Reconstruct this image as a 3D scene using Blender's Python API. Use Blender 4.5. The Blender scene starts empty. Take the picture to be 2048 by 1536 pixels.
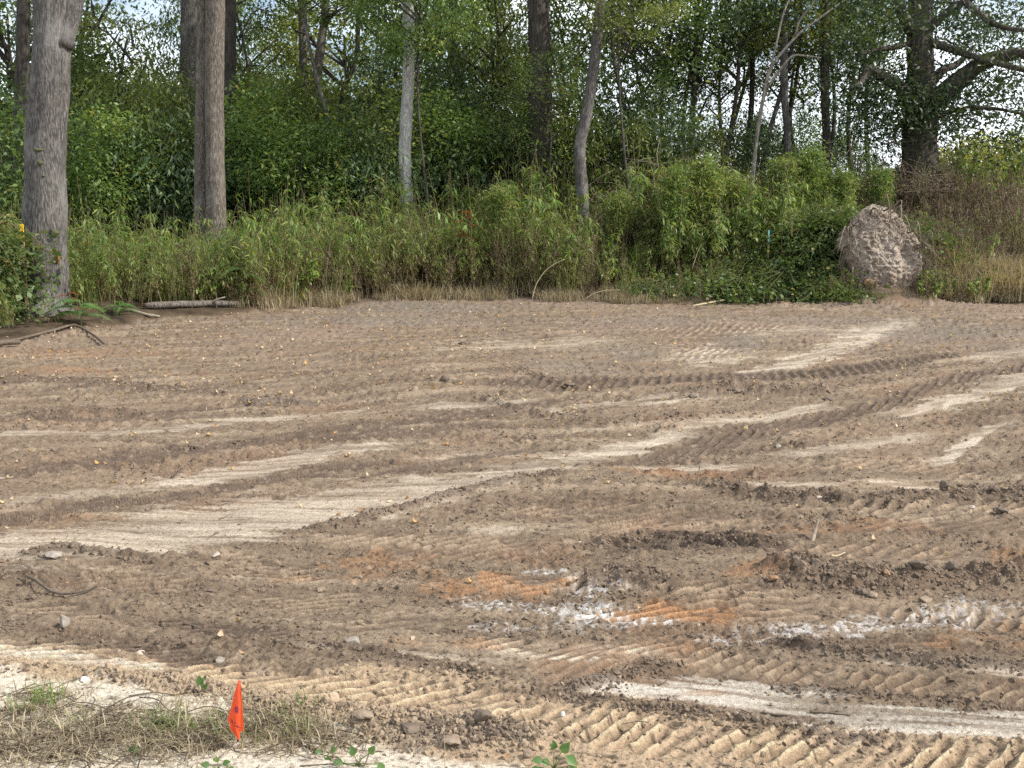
import bpy, math, random
import numpy as np
from mathutils import Vector

random.seed(7)
RNG = np.random.default_rng(11)
SC = bpy.context.scene
COL = SC.collection

# ------------------------------------------------------------------ camera, sky, sun, exposure
F_PX, CAM_H, HORIZON = 2200.0, 1.70, 430.0          # photo pixels (2048 wide)
TH = math.atan((768 - HORIZON) / F_PX)
cam_d = bpy.data.cameras.new('camera')
cam = bpy.data.objects.new('camera', cam_d); COL.objects.link(cam)
cam.location = (0, 0, CAM_H)
cam.rotation_euler = (math.radians(90) - TH, 0, 0)
cam_d.sensor_width = 36.0
cam_d.lens = 36.0 * F_PX / 2048.0
cam_d.clip_start = 0.05
cam_d.clip_end = 2000
SC.camera = cam

SUN = Vector((0.74, -0.16, 0.66)).normalized()        # towards the sun
world = bpy.data.worlds.new('World'); SC.world = world; world.use_nodes = True
wn = world.node_tree; wn.nodes.clear()
sky = wn.nodes.new('ShaderNodeTexSky'); sky.sky_type = 'NISHITA'; sky.sun_disc = False
sky.sun_elevation = math.asin(SUN.z); sky.sun_rotation = math.atan2(SUN.x, SUN.y)
sky.air_density = 1.0; sky.dust_density = 1.6; sky.ozone_density = 1.0
geo = wn.nodes.new('ShaderNodeTexCoord')
cn = wn.nodes.new('ShaderNodeTexNoise'); cn.inputs['Scale'].default_value = 3.2; cn.inputs['Detail'].default_value = 7
cmap = wn.nodes.new('ShaderNodeMapping'); cmap.inputs['Scale'].default_value = (1, 1, 2.2)
cr = wn.nodes.new('ShaderNodeValToRGB'); cr.color_ramp.elements[0].position = 0.38; cr.color_ramp.elements[1].position = 0.58
cmix = wn.nodes.new('ShaderNodeMix'); cmix.data_type = 'RGBA'
cmix.inputs[7].default_value = (10.2, 10.9, 11.6, 1)
bg = wn.nodes.new('ShaderNodeBackground'); bg.inputs['Strength'].default_value = 0.13
wo = wn.nodes.new('ShaderNodeOutputWorld')
wn.links.new(geo.outputs['Generated'], cmap.inputs['Vector']); wn.links.new(cmap.outputs[0], cn.inputs['Vector'])
wn.links.new(cn.outputs['Fac'], cr.inputs[0]); wn.links.new(cr.outputs[0], cmix.inputs[0])
wn.links.new(sky.outputs[0], cmix.inputs[6]); wn.links.new(cmix.outputs[2], bg.inputs[0]); wn.links.new(bg.outputs[0], wo.inputs[0])

sl = bpy.data.lights.new('sun', 'SUN'); sl.energy = 4.7; sl.angle = math.radians(0.6); sl.color = (1.0, 0.95, 0.87)
sun = bpy.data.objects.new('sun', sl); COL.objects.link(sun)
sun.rotation_euler = (-SUN).to_track_quat('-Z', 'Y').to_euler()

SC.view_settings.view_transform = 'Standard'
SC.view_settings.look = 'None'
SC.view_settings.exposure = 0.42
SC.view_settings.gamma = 1.0
SC.view_settings.use_curve_mapping = False
SC.render.engine = 'CYCLES'
SC.cycles.use_denoising = False
SC.cycles.max_bounces = 7
SC.cycles.diffuse_bounces = 4
SC.cycles.glossy_bounces = 2
SC.cycles.transmission_bounces = 5
SC.cycles.transparent_max_bounces = 6

# ------------------------------------------------------------------ projection helpers (photo pixel <-> place)
CT, ST = math.cos(TH), math.sin(TH)
def ray(u, v):
    a = (u - 1024.0) / F_PX; b = (768.0 - v) / F_PX
    return np.array([a, CT + b * ST, -ST + b * CT])
def at(u, v, d):                       # point at ground distance y = d
    r = ray(u, v); t = d / r[1]
    return np.array([r[0] * t, d, CAM_H + r[2] * t])
def flat(u, v):                        # point on the flat ground
    r = ray(u, v); t = -CAM_H / r[2]
    return np.array([r[0] * t, r[1] * t])
def plan(x, y):                        # where flat ground at (x, y) lies in the plan of the photograph
    dz = -CAM_H
    f = y * CT - dz * ST
    up = y * ST + dz * CT
    f = np.maximum(f, 0.3)
    return 1024 + F_PX * x / f, 768 - F_PX * up / f

# ------------------------------------------------------------------ noise
_pr = np.random.default_rng(3)
_PERM = np.concatenate([_pr.permutation(1024)] * 3).astype(np.int32)
_ang = _pr.uniform(0, 2 * math.pi, 1024)
_GX = (np.cos(_ang) * 1.5).astype(np.float32); _GY = (np.sin(_ang) * 1.5).astype(np.float32)
def perlin(x, y, s=0):
    x = np.asarray(x, dtype=np.float64); y = np.asarray(y, dtype=np.float64)
    x, y = np.broadcast_arrays(x, y)
    ix = np.floor(x); iy = np.floor(y); fx = (x - ix).astype(np.float32); fy = (y - iy).astype(np.float32)
    ix = (ix.astype(np.int64) + s * 37 & 1023).astype(np.int32); iy = (iy.astype(np.int64) + s * 91 & 1023).astype(np.int32)
    ux = fx * fx * (3 - 2 * fx); uy = fy * fy * (3 - 2 * fy)
    p0 = _PERM[ix]; p1 = _PERM[ix + 1]
    h = _PERM[p0 + iy]; a = _GX[h] * fx + _GY[h] * fy
    h = _PERM[p1 + iy]; b = _GX[h] * (fx - 1) + _GY[h] * fy
    h = _PERM[p0 + iy + 1]; c = _GX[h] * fx + _GY[h] * (fy - 1)
    h = _PERM[p1 + iy + 1]; d = _GX[h] * (fx - 1) + _GY[h] * (fy - 1)
    a = a + (b - a) * ux; c = c + (d - c) * ux
    return a + (c - a) * uy
def fbm(x, y, s=0, o=4, g=0.5):
    r = 0; a = 1.0; f = 1.0
    for i in range(o):
        r = r + a * perlin(x * f, y * f, s + i * 17); a *= g; f *= 2.03
    return r
def sstep(a, b, x):
    t = np.clip((x - a) / (b - a), 0, 1); return t * t * (3 - 2 * t)

# ------------------------------------------------------------------ terrain
EDGE_PX = [(0, 690), (130, 668), (220, 655), (300, 642), (480, 630), (620, 612), (760, 606), (840, 600), (1000, 600), (1200, 602),
           (1330, 606), (1420, 606), (1530, 602), (1700, 600), (1900, 602), (2048, 606)]
_e = np.array([flat(*p) for p in EDGE_PX])
_o = np.argsort(_e[:, 0]); EX, EY = _e[_o, 0], _e[_o, 1]
def edge_y(x): return np.interp(x, EX, EY)
def terrain(x, y):
    e = edge_y(x)
    t = y - e
    rise = 0.25 + 0.75 * sstep(-3.5, 2.0, x) + 0.85 * sstep(3.0, 8.0, x)
    z = rise * sstep(0.4, 6.0, t)
    z = z + 1.15 * np.exp(-((x - 7.3) / 2.0) ** 2 - ((y - 23.4) / 0.95) ** 2) + 0.25 * sstep(8.5, 10.5, x) * sstep(0.8, 3.0, t)
    z = z + 0.10 * sstep(-0.1, 0.6, t)
    z = z + 0.42 * np.exp(-((x - 7.22) / 0.75) ** 2 - ((y - 21.3) / 0.5) ** 2)
    z = z - 1.6 * sstep(34, 60, y) * sstep(2, 10, x)
    z = z + 0.05 * perlin(x * 0.45, y * 0.45, 91) * sstep(3, 7, y) + 0.02 * perlin(x * 1.1, y * 1.1, 92)
    return z

# ------------------------------------------------------------------ object helpers
def tag(o, label=None, cat=None, group=None, kind=None):
    if label: o['label'] = label
    if cat: o['category'] = cat
    if group: o['group'] = group
    if kind: o['kind'] = kind
    return o
def empty(name, loc, label=None, cat=None, group=None):
    o = bpy.data.objects.new(name, None); COL.objects.link(o); o.location = loc; o.empty_display_size = 0.1
    return tag(o, label, cat, group)
def raw_mesh(name, V, Fs, mat=None, smooth=True, face_attr=None):
    """V (n,3); Fs list of (m,k) int arrays"""
    V = np.ascontiguousarray(V, dtype=np.float32)
    me = bpy.data.meshes.new(name)
    me.vertices.add(len(V)); me.vertices.foreach_set('co', V.ravel())
    if not isinstance(Fs, list): Fs = [Fs]
    tot = [np.full(len(f), f.shape[1], dtype=np.int32) for f in Fs]
    lt = np.concatenate(tot); li = np.concatenate([f.ravel() for f in Fs]).astype(np.int32)
    ls = np.concatenate([[0], np.cumsum(lt)[:-1]]).astype(np.int32)
    me.loops.add(len(li)); me.loops.foreach_set('vertex_index', li)
    me.polygons.add(len(lt)); me.polygons.foreach_set('loop_start', ls); me.polygons.foreach_set('loop_total', lt)
    me.polygons.foreach_set('use_smooth', np.full(len(lt), smooth, dtype=bool))
    if face_attr is not None:
        for k, a in face_attr.items():
            at_ = me.attributes.new(k, 'FLOAT', 'FACE'); at_.data.foreach_set('value', np.asarray(a, dtype=np.float32))
    me.update(calc_edges=True)
    if mat: me.materials.append(mat)
    return me
def link(name, me, parent=None, loc=(0, 0, 0), col=None):
    o = bpy.data.objects.new(name, me); (col or COL).objects.link(o); o.location = loc
    if parent: o.parent = parent
    return o
class MB:
    """collects pieces into one mesh"""
    def __init__(s): s.V = []; s.F = []; s.A = []; s.n = 0
    def add(s, V, F, a=0.5):
        V = np.asarray(V, float); F = np.asarray(F)
        s.V.append(V); s.F.append(F + s.n); s.n += len(V)
        a = np.asarray(a, float)
        s.A.append(np.full(len(F), float(a)) if a.ndim == 0 else a)
    def mesh(s, name, mat, smooth=True):
        by = {}
        for f, a in zip(s.F, s.A): by.setdefault(f.shape[1], []).append((f, a))
        Fs = [np.concatenate([x[0] for x in v]) for v in by.values()]
        A = np.concatenate([np.concatenate([x[1] for x in v]) for v in by.values()])
        return raw_mesh(name, np.concatenate(s.V), Fs, mat, smooth, {'rnd': A})
def tube(pts, rad, seg=6, rough=0.0, seed=0, cap=True, ridge=None):
    pts = np.asarray(pts, float); rad = np.broadcast_to(np.asarray(rad, float), (len(pts),)).copy()
    n = len(pts)
    T = np.gradient(pts, axis=0); T /= np.linalg.norm(T, axis=1)[:, None] + 1e-9
    ref = np.array([0, 0, 1.0]) if abs(T[0, 2]) < 0.9 else np.array([0, 1.0, 0])
    A = np.cross(T, ref); A /= np.linalg.norm(A, axis=1)[:, None] + 1e-9
    for i in range(1, n):
        if np.dot(A[i], A[i - 1]) < 0: A[i] = -A[i]
    B = np.cross(T, A)
    th = np.linspace(0, 2 * math.pi, seg, endpoint=False)
    s = np.concatenate([[0], np.cumsum(np.linalg.norm(np.diff(pts, axis=0), axis=1))])
    R = rad[:, None] * np.ones((1, seg))
    if rough:
        R = R * (1 + rough * perlin(np.cos(th)[None] * 1.3 + s[:, None] * 1.1 + seed, np.sin(th)[None] * 1.3 + s[:, None] * 0.7, seed))
    if ridge:
        amp, k, stretch = ridge
        R = R + amp * (np.abs(perlin(th[None] * k / 6.283 * 1.0 + 0.6 * perlin(s[:, None] * 1.2, th[None] * 2, seed + 3), s[:, None] * stretch, seed + 5)) * 2 - 0.6)
    V = pts[:, None] + R[..., None] * (np.cos(th)[None, :, None] * A[:, None] + np.sin(th)[None, :, None] * B[:, None])
    V = V.reshape(-1, 3)
    i = np.arange(n - 1)[:, None] * seg; j = np.arange(seg)[None]; j2 = (j + 1) % seg
    Fq = np.stack([i + j, i + j2, i + seg + j2, i + seg + j], -1).reshape(-1, 4)
    if cap:
        V = np.concatenate([V, pts[:1], pts[-1:]]); a, b = len(V) - 2, len(V) - 1
        jj = np.arange(seg); k2 = (jj + 1) % seg
        c1 = np.stack([np.full(seg, a), k2, jj, jj], -1)[:, :3]
        c2 = np.stack([np.full(seg, b), (n - 1) * seg + jj, (n - 1) * seg + k2], -1)
        return V, [Fq, np.concatenate([c1, c2])]
    return V, [Fq]
def add_tube(mb, pts, rad, seg=5, a=0.5, **k):
    V, Fs = tube(pts, rad, seg, **k)
    base = mb.n
    mb.V.append(V); mb.n += len(V)
    for f in Fs: mb.F.append(f + base); mb.A.append(np.full(len(f), a))
def spline(ctrl, n):
    ctrl = np.asarray(ctrl, float); m = len(ctrl)
    if m == 2: return ctrl[0] + (ctrl[1] - ctrl[0]) * np.linspace(0, 1, n)[:, None]
    P = np.vstack([2 * ctrl[0] - ctrl[1], ctrl, 2 * ctrl[-1] - ctrl[-2]])
    t = np.linspace(0, m - 1 - 1e-6, n); i = t.astype(int); f = (t - i)[:, None]
    p0, p1, p2, p3 = P[i], P[i + 1], P[i + 2], P[i + 3]
    return 0.5 * (2 * p1 + (p2 - p0) * f + (2 * p0 - 5 * p1 + 4 * p2 - p3) * f ** 2 + (3 * p1 - p0 - 3 * p2 + p3) * f ** 3)
def unit(a): return a / (np.linalg.norm(a, axis=-1, keepdims=True) + 1e-9)
def leaves(P, D, N, L, W, droop=0.12):
    """kite leaves; arrays (n,3),(n,3),(n,3),(n,),(n,)"""
    D = unit(D); S = unit(np.cross(D, N)); N = np.cross(S, D)
    L = L[:, None]; W = W[:, None]
    v = np.stack([P, P + D * L * 0.42 + S * W * 0.5 + N * L * 0.03, P + D * L - N * L * droop, P + D * L * 0.42 - S * W * 0.5 + N * L * 0.03], 1)
    n = len(P)
    return v.reshape(-1, 3), (np.arange(n)[:, None] * 4 + np.arange(4)[None])
def rand_dirs(n, rng):
    a = rng.normal(size=(n, 3)); return unit(a)

# ------------------------------------------------------------------ materials
def new_mat(name):
    m = bpy.data.materials.new(name); m.use_nodes = True; nt = m.node_tree; nt.nodes.clear()
    out = nt.nodes.new('ShaderNodeOutputMaterial'); return m, nt, out
def ramp(nt, fac, stops):
    r = nt.nodes.new('ShaderNodeValToRGB'); el = r.color_ramp.elements
    while len(el) < len(stops): el.new(0.5)
    for e, (p, c) in zip(el, stops): e.position = p; e.color = (*c, 1)
    nt.links.new(fac, r.inputs[0]); return r.outputs[0]
def noise_n(nt, scale, detail=4, mapscale=None, coord='Object', rough=0.6):
    tc = nt.nodes.new('ShaderNodeTexCoord'); n = nt.nodes.new('ShaderNodeTexNoise')
    n.inputs['Scale'].default_value = scale; n.inputs['Detail'].default_value = detail; n.inputs['Roughness'].default_value = rough
    if mapscale:
        mp = nt.nodes.new('ShaderNodeMapping'); mp.inputs['Scale'].default_value = mapscale
        nt.links.new(tc.outputs[coord], mp.inputs[0]); nt.links.new(mp.outputs[0], n.inputs['Vector'])
    else: nt.links.new(tc.outputs[coord], n.inputs['Vector'])
    return n.outputs['Fac']
def mixc(nt, fac, a, b, mode='MIX'):
    m = nt.nodes.new('ShaderNodeMix'); m.data_type = 'RGBA'; m.blend_type = mode
    if isinstance(fac, (int, float)): m.inputs[0].default_value = fac
    else: nt.links.new(fac, m.inputs[0])
    for i, c in ((6, a), (7, b)):
        if isinstance(c, tuple): m.inputs[i].default_value = (*c, 1)
        else: nt.links.new(c, m.inputs[i])
    return m.outputs[2]
def mathn(nt, op, a, b=None):
    m = nt.nodes.new('ShaderNodeMath'); m.operation = op
    for i, c in enumerate((a, b)):
        if c is None: continue
        if isinstance(c, (int, float)): m.inputs[i].default_value = c
        else: nt.links.new(c, m.inputs[i])
    return m.outputs[0]
def leaf_mat(name, stops, trans=0.35, rough=0.45, use_random=True, spec=0.35):
    m, nt, out = new_mat(name)
    a = nt.nodes.new('ShaderNodeAttribute'); a.attribute_name = 'rnd'
    f = a.outputs['Fac']
    if use_random:
        oi = nt.nodes.new('ShaderNodeObjectInfo')
        f = mathn(nt, 'ADD', f, mathn(nt, 'MULTIPLY', mathn(nt, 'SUBTRACT', oi.outputs['Random'], 0.5), 0.22))
    c = ramp(nt, f, stops)
    p = nt.nodes.new('ShaderNodeBsdfPrincipled'); p.inputs['Roughness'].default_value = rough; p.inputs['Specular IOR Level'].default_value = spec
    nt.links.new(c, p.inputs['Base Color'])
    t = nt.nodes.new('ShaderNodeBsdfTranslucent')
    tc = mixc(nt, 1.0, c, (1.5, 1.45, 0.75), 'MULTIPLY'); nt.links.new(tc, t.inputs[0])
    mx = nt.nodes.new('ShaderNodeMixShader'); mx.inputs[0].default_value = trans
    nt.links.new(p.outputs[0], mx.inputs[1]); nt.links.new(t.outputs[0], mx.inputs[2]); nt.links.new(mx.outputs[0], out.inputs[0])
    return m
def ramp_f(nt, f, a, b, k):
    m = nt.nodes.new('ShaderNodeMapRange'); m.inputs[1].default_value = a; m.inputs[2].default_value = b; m.inputs[3].default_value = 0; m.inputs[4].default_value = k
    nt.links.new(f, m.inputs[0]); return m.outputs[0]
def bark_mat(name, dark, light, patch, patch_amt=0.5, vscale=(9, 9, 1.3), bump=0.6):
    m, nt, out = new_mat(name)
    n1 = noise_n(nt, 3.2, 6, vscale, rough=0.65)
    n2 = noise_n(nt, 1.7, 5, (1, 1, 0.8))
    n3 = noise_n(nt, 30, 4, (1.6, 1.6, 0.35))
    c = ramp(nt, n1, [(0.40, dark), (0.58, light)])
    n4 = noise_n(nt, 1.0, 6, (2.2, 2.2, 5.5), rough=0.7)
    c = mixc(nt, ramp_f(nt, n3, 0.42, 0.62, 0.75), c, dark)
    c = mixc(nt, ramp_f(nt, n4, 0.55, 0.70, 0.55), c, dark)
    pf = ramp(nt, n2, [(0.52, (0, 0, 0)), (0.66, (1, 1, 1))])
    s = nt.nodes.new('ShaderNodeSeparateColor'); nt.links.new(pf, s.inputs[0])
    c = mixc(nt, mathn(nt, 'MULTIPLY', s.outputs[0], patch_amt), c, patch)
    p = nt.nodes.new('ShaderNodeBsdfPrincipled'); p.inputs['Roughness'].default_value = 0.9; p.inputs['Specular IOR Level'].default_value = 0.15
    b = nt.nodes.new('ShaderNodeBump'); b.inputs['Strength'].default_value = bump; b.inputs['Distance'].default_value = 0.03
    nt.links.new(mathn(nt, 'ADD', n1, mathn(nt, 'MULTIPLY', n3, 0.5)), b.inputs['Height']); nt.links.new(b.outputs[0], p.inputs['Normal'])
    nt.links.new(c, p.inputs['Base Color']); nt.links.new(p.outputs[0], out.inputs[0])
    return m
def plain_mat(name, c1, c2, scale=20, rough=0.9, bump=0.3, spec=0.2, dist=0.01):
    m, nt, out = new_mat(name)
    n = noise_n(nt, scale, 5)
    p = nt.nodes.new('ShaderNodeBsdfPrincipled'); p.inputs['Roughness'].default_value = rough; p.inputs['Specular IOR Level'].default_value = spec
    nt.links.new(ramp(nt, n, [(0.3, c1), (0.7, c2)]), p.inputs['Base Color'])
    if bump:
        b = nt.nodes.new('ShaderNodeBump'); b.inputs['Strength'].default_value = bump; b.inputs['Distance'].default_value = dist
        nt.links.new(n, b.inputs['Height']); nt.links.new(b.outputs[0], p.inputs['Normal'])
    nt.links.new(p.outputs[0], out.inputs[0]); return m

M = {}
M['leaf_dark'] = leaf_mat('leaf_dark', [(0.0, (0.038, 0.063, 0.025)), (0.4, (0.086, 0.140, 0.047)), (0.8, (0.172, 0.231, 0.072)), (1.0, (0.316, 0.294, 0.099))], 0.38)
M['leaf_blue'] = leaf_mat('leaf_blue', [(0.0, (0.043, 0.070, 0.040)), (0.4, (0.095, 0.146, 0.073)), (0.8, (0.172, 0.237, 0.112)), (1.0, (0.273, 0.325, 0.141))], 0.36)
M['leaf_olive'] = leaf_mat('leaf_olive', [(0.0, (0.053, 0.069, 0.025)), (0.4, (0.122, 0.159, 0.049)), (0.8, (0.225, 0.262, 0.076)), (1.0, (0.370, 0.331, 0.111))], 0.40)
M['leaf_mid'] = leaf_mat('leaf_mid', [(0.0, (0.049, 0.085, 0.027)), (0.45, (0.122, 0.205, 0.059)), (0.85, (0.230, 0.310, 0.084)), (1.0, (0.359, 0.345, 0.105))], 0.40)
M['leaf_oak'] = leaf_mat('leaf_oak', [(0.0, (0.018, 0.034, 0.018)), (0.5, (0.034, 0.058, 0.028)), (1.0, (0.08, 0.105, 0.04))], 0.28)
M['leaf_yellow'] = leaf_mat('leaf_yellow', [(0.0, (0.10, 0.13, 0.03)), (0.5, (0.20, 0.22, 0.05)), (1.0, (0.34, 0.30, 0.08))], 0.5)
M['weed'] = leaf_mat('weed_leaf', [(0.0, (0.081, 0.133, 0.037)), (0.35, (0.162, 0.239, 0.065)), (0.55, (0.282, 0.318, 0.095)), (0.70, (0.260, 0.212, 0.113)), (1.0, (0.140, 0.095, 0.067))], 0.45)
M['vine'] = leaf_mat('vine_leaf', [(0.0, (0.042, 0.076, 0.025)), (0.55, (0.090, 0.136, 0.043)), (0.9, (0.156, 0.192, 0.063)), (1.0, (0.242, 0.192, 0.076))], 0.35)
M['dry'] = leaf_mat('dry_grass', [(0.0, (0.12, 0.09, 0.06)), (0.5, (0.30, 0.245, 0.16)), (1.0, (0.50, 0.43, 0.30))], 0.25, rough=0.7)
M['deadbrush'] = leaf_mat('dead_brush', [(0.0, (0.06, 0.04, 0.03)), (0.5, (0.17, 0.125, 0.080)), (1.0, (0.30, 0.225, 0.14))], 0.2, rough=0.8)
M['rust'] = leaf_mat('rusty_leaf', [(0.0, (0.12, 0.04, 0.02)), (0.6, (0.28, 0.085, 0.03)), (1.0, (0.42, 0.15, 0.05))], 0.35, rough=0.7)
M['litter'] = leaf_mat('fallen_leaf', [(0.0, (0.13, 0.075, 0.04)), (0.4, (0.33, 0.21, 0.11)), (0.85, (0.56, 0.45, 0.32)), (1.0, (0.5, 0.30, 0.10))], 0.2, rough=0.7)
M['litter'].node_tree.nodes  # fallen leaves share one tint ramp
M['seedling'] = leaf_mat('seedling_leaf', [(0.0, (0.05, 0.11, 0.04)), (0.5, (0.10, 0.19, 0.06)), (1.0, (0.19, 0.30, 0.08))], 0.4)
M['bark_grey'] = bark_mat('bark_grey', (0.060, 0.054, 0.050), (0.205, 0.19, 0.175), (0.36, 0.35, 0.33), 0.35, vscale=(17, 17, 2.6), bump=1.0)
M['bark_tan'] = bark_mat('bark_tan', (0.075, 0.062, 0.052), (0.25, 0.215, 0.18), (0.36, 0.33, 0.29), 0.3, vscale=(18, 18, 2.6), bump=1.0)
M['bark_white'] = bark_mat('bark_white', (0.24, 0.23, 0.21), (0.54, 0.53, 0.50), (0.68, 0.67, 0.65), 0.6, vscale=(16, 16, 2.6))
M['bark_dark'] = bark_mat('bark_dark', (0.035, 0.030, 0.026), (0.10, 0.088, 0.075), (0.18, 0.165, 0.15), 0.25)
M['bark_oak'] = bark_mat('bark_oak', (0.040, 0.034, 0.030), (0.14, 0.12, 0.10), (0.17, 0.17, 0.14), 0.3, bump=0.9)
M['dead_wood'] = bark_mat('dead_wood', (0.13, 0.11, 0.09), (0.34, 0.31, 0.27), (0.42, 0.39, 0.35), 0.4)
M['twig'] = plain_mat('twig', (0.07, 0.055, 0.042), (0.17, 0.135, 0.10), 30)
M['stick'] = plain_mat('stick', (0.16, 0.125, 0.095), (0.33, 0.28, 0.22), 40)
M['straw'] = plain_mat('straw', (0.30, 0.24, 0.14), (0.48, 0.40, 0.26), 40)
M['stem'] = plain_mat('weed_stem', (0.075, 0.065, 0.035), (0.17, 0.14, 0.08), 25)
M['greenstem'] = plain_mat('green_stem', (0.10, 0.14, 0.05), (0.20, 0.22, 0.09), 25)
M['clod'] = plain_mat('clod', (0.165, 0.120, 0.085), (0.29, 0.22, 0.16), 26, bump=0.7)
M['clod_dark'] = plain_mat('clod_dark', (0.08, 0.06, 0.046), (0.18, 0.14, 0.105), 30, bump=0.8)
M['clod_sand'] = plain_mat('clod_sand', (0.30, 0.22, 0.145), (0.44, 0.34, 0.24), 26, bump=0.6)
M['clod_orange'] = plain_mat('clod_orange', (0.19, 0.105, 0.06), (0.30, 0.19, 0.11), 26, bump=0.6)
M['rock'] = plain_mat('rock', (0.17, 0.14, 0.115), (0.33, 0.29, 0.24), 22, bump=0.4)
M['pale_rock'] = plain_mat('pale_rock', (0.30, 0.245, 0.205), (0.48, 0.41, 0.355), 22, bump=0.4)
M['white_bit'] = plain_mat('white_bit', (0.6, 0.6, 0.6), (0.8, 0.8, 0.8), 22, bump=0.2)

# ------------------------------------------------------------------ the ground: one sheet, finest where the lot lies
NR = 960
inv = np.linspace(1 / 2.55, 1 / 24.0, NR)
ys = np.concatenate([np.array([-60, -30, -14, -6, -2, 0.2, 1.2, 1.9, 2.3]), 1 / inv, np.linspace(24.3, 42, 60), np.array([45, 50, 56, 64, 80, 110, 160, 260, 400, 600])])
sc_ = np.linspace(-1.42, 1.42, 860)
outer = np.array([1.5, 1.65, 1.9, 2.3, 3, 4.5, 8, 16, 34])
sc_ = np.concatenate([-outer[::-1], sc_, outer])
Yg, Sg = np.meshgrid(ys, sc_, indexing='ij')
Xg = Sg * (0.475 * np.clip(Yg, 2.4, 60) + 0.25)
X, Y = Xg.ravel(), Yg.ravel()
Z = terrain(X, Y)
U, Vp = plan(X, Y)
inlot = (Y > 1.5) & (Y < 26)
wob_u = 18 * perlin(X * 1.3, Y * 1.3, 5)
Dm = np.clip(Y, 2.5, 30)
px_v = 1.0 / (F_PX * CAM_H / Dm ** 2)             # metres of depth per photo pixel
lot = 1 - sstep(-0.25, 0.35, Y - edge_y(X) + 0.35 * perlin(X * 1.7, Y * 1.7, 33))
th = np.radians(np.interp(Y, [3, 5, 7, 10, 14, 20], [-14, -10, 8, 22, 28, 10]))
al = X * np.cos(th) + Y * np.sin(th); ac = -X * np.sin(th) + Y * np.cos(th)

def streak(pts, hw, end=60, rag=0.5, seed=0, soft=0.65):
    """soft band following a polyline drawn over the plan; hw = half thickness -> (vertex ids, mask)"""
    pts = np.array(pts, float)
    us = pts[:, 0]; o = np.argsort(us); us = us[o]; vs = pts[o, 1]
    h = np.asarray(hw, float)[o]; hm = h.max() * 1.9
    k = np.where((U > us[0] - end) & (U < us[-1] + end) & (Vp > vs.min() - hm) & (Vp < vs.max() + hm) & inlot)[0]
    u_, v_ = U[k], Vp[k]
    vv = np.interp(u_, us, vs); hh = np.interp(u_, us, h)
    d = np.abs(v_ - vv) / np.maximum(hh, 0.5)
    d = d + rag * fbm(al[k] * 2.2, ac[k] * 9, seed + 40, 3)
    ends = sstep(us[0] - end, us[0] + end * 0.3, u_) * (1 - sstep(us[-1] - end * 0.3, us[-1] + end, u_))
    return k, (1 - sstep(soft, 1.15, d)) * ends
def blob(u, v, ru, rv, rag=0.55, seed=0):
    k = np.where((np.abs(U - u) < ru * 1.8) & (np.abs(Vp - v) < rv * 1.8) & inlot)[0]
    d = np.sqrt(((U[k] - u) / ru) ** 2 + ((Vp[k] - v) / rv) ** 2) + rag * fbm(X[k] * 5, Y[k] * 5, seed + 60, 4)
    return k, 1 - sstep(0.6, 1.15, d)

# --- colour layout
C = np.empty((len(X), 3)); C[:] = (0.196, 0.148, 0.104)
def paint(mask, col, k=1.0):
    m = np.clip(mask * k, 0, 1)[:, None]; C[:] = C * (1 - m) + np.array(col) * m
def paint_at(i, mask, col, k=1.0):
    m = np.clip(mask * k, 0, 1)[:, None]; C[i] = C[i] * (1 - m) + np.array(col) * m
n_big = fbm(X * 0.5, Y * 0.5, 1, 4); n_str = fbm(al * 0.5, ac * 4.5, 2, 5, 0.6); n_mid = fbm(X * 3, Y * 3, 3, 4)
paint(sstep(0.0, 0.9, n_str), (0.345, 0.265, 0.187), 0.62)
paint(sstep(0.05, 0.7, -n_str), (0.135, 0.096, 0.068), 0.8)
paint(sstep(0.1, 0.7, n_big), (0.23, 0.165, 0.115), 0.5)
paint(sstep(0.15, 0.8, fbm(X * 0.9, Y * 1.4, 8, 4)), (0.23, 0.14, 0.09), 0.4)
far = sstep(11, 18, Y)
paint(far * sstep(-0.2, 0.6, n_mid + n_big), (0.215, 0.165, 0.135), 0.6)
sand_line = np.interp(U, [-400, 0, 120, 300, 460, 600, 700, 760, 1000, 1090, 1300, 1700, 2048], [1330, 1338, 1352, 1380, 1398, 1428, 1452, 1488, 1508, 1530, 1590, 1640, 1660])
sandy = sstep(-6, 14, Vp - sand_line + 16 * n_mid)
TAN = (0.42, 0.31, 0.205); PALE = (0.52, 0.44, 0.345); WHT = (0.60, 0.545, 0.465)
tan_line = np.interp(U, [-400, 0, 330, 480, 700, 900, 1100, 1250, 1400, 1700, 2048, 2400], [1290, 1290, 1315, 1322, 1330, 1352, 1380, 1385, 1430, 1452, 1480, 1500])
paint(sstep(-8, 22, Vp - tan_line + 22 * n_mid + 14 * n_str), TAN, 0.9)
smooth = np.zeros(len(X)); 
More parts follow.
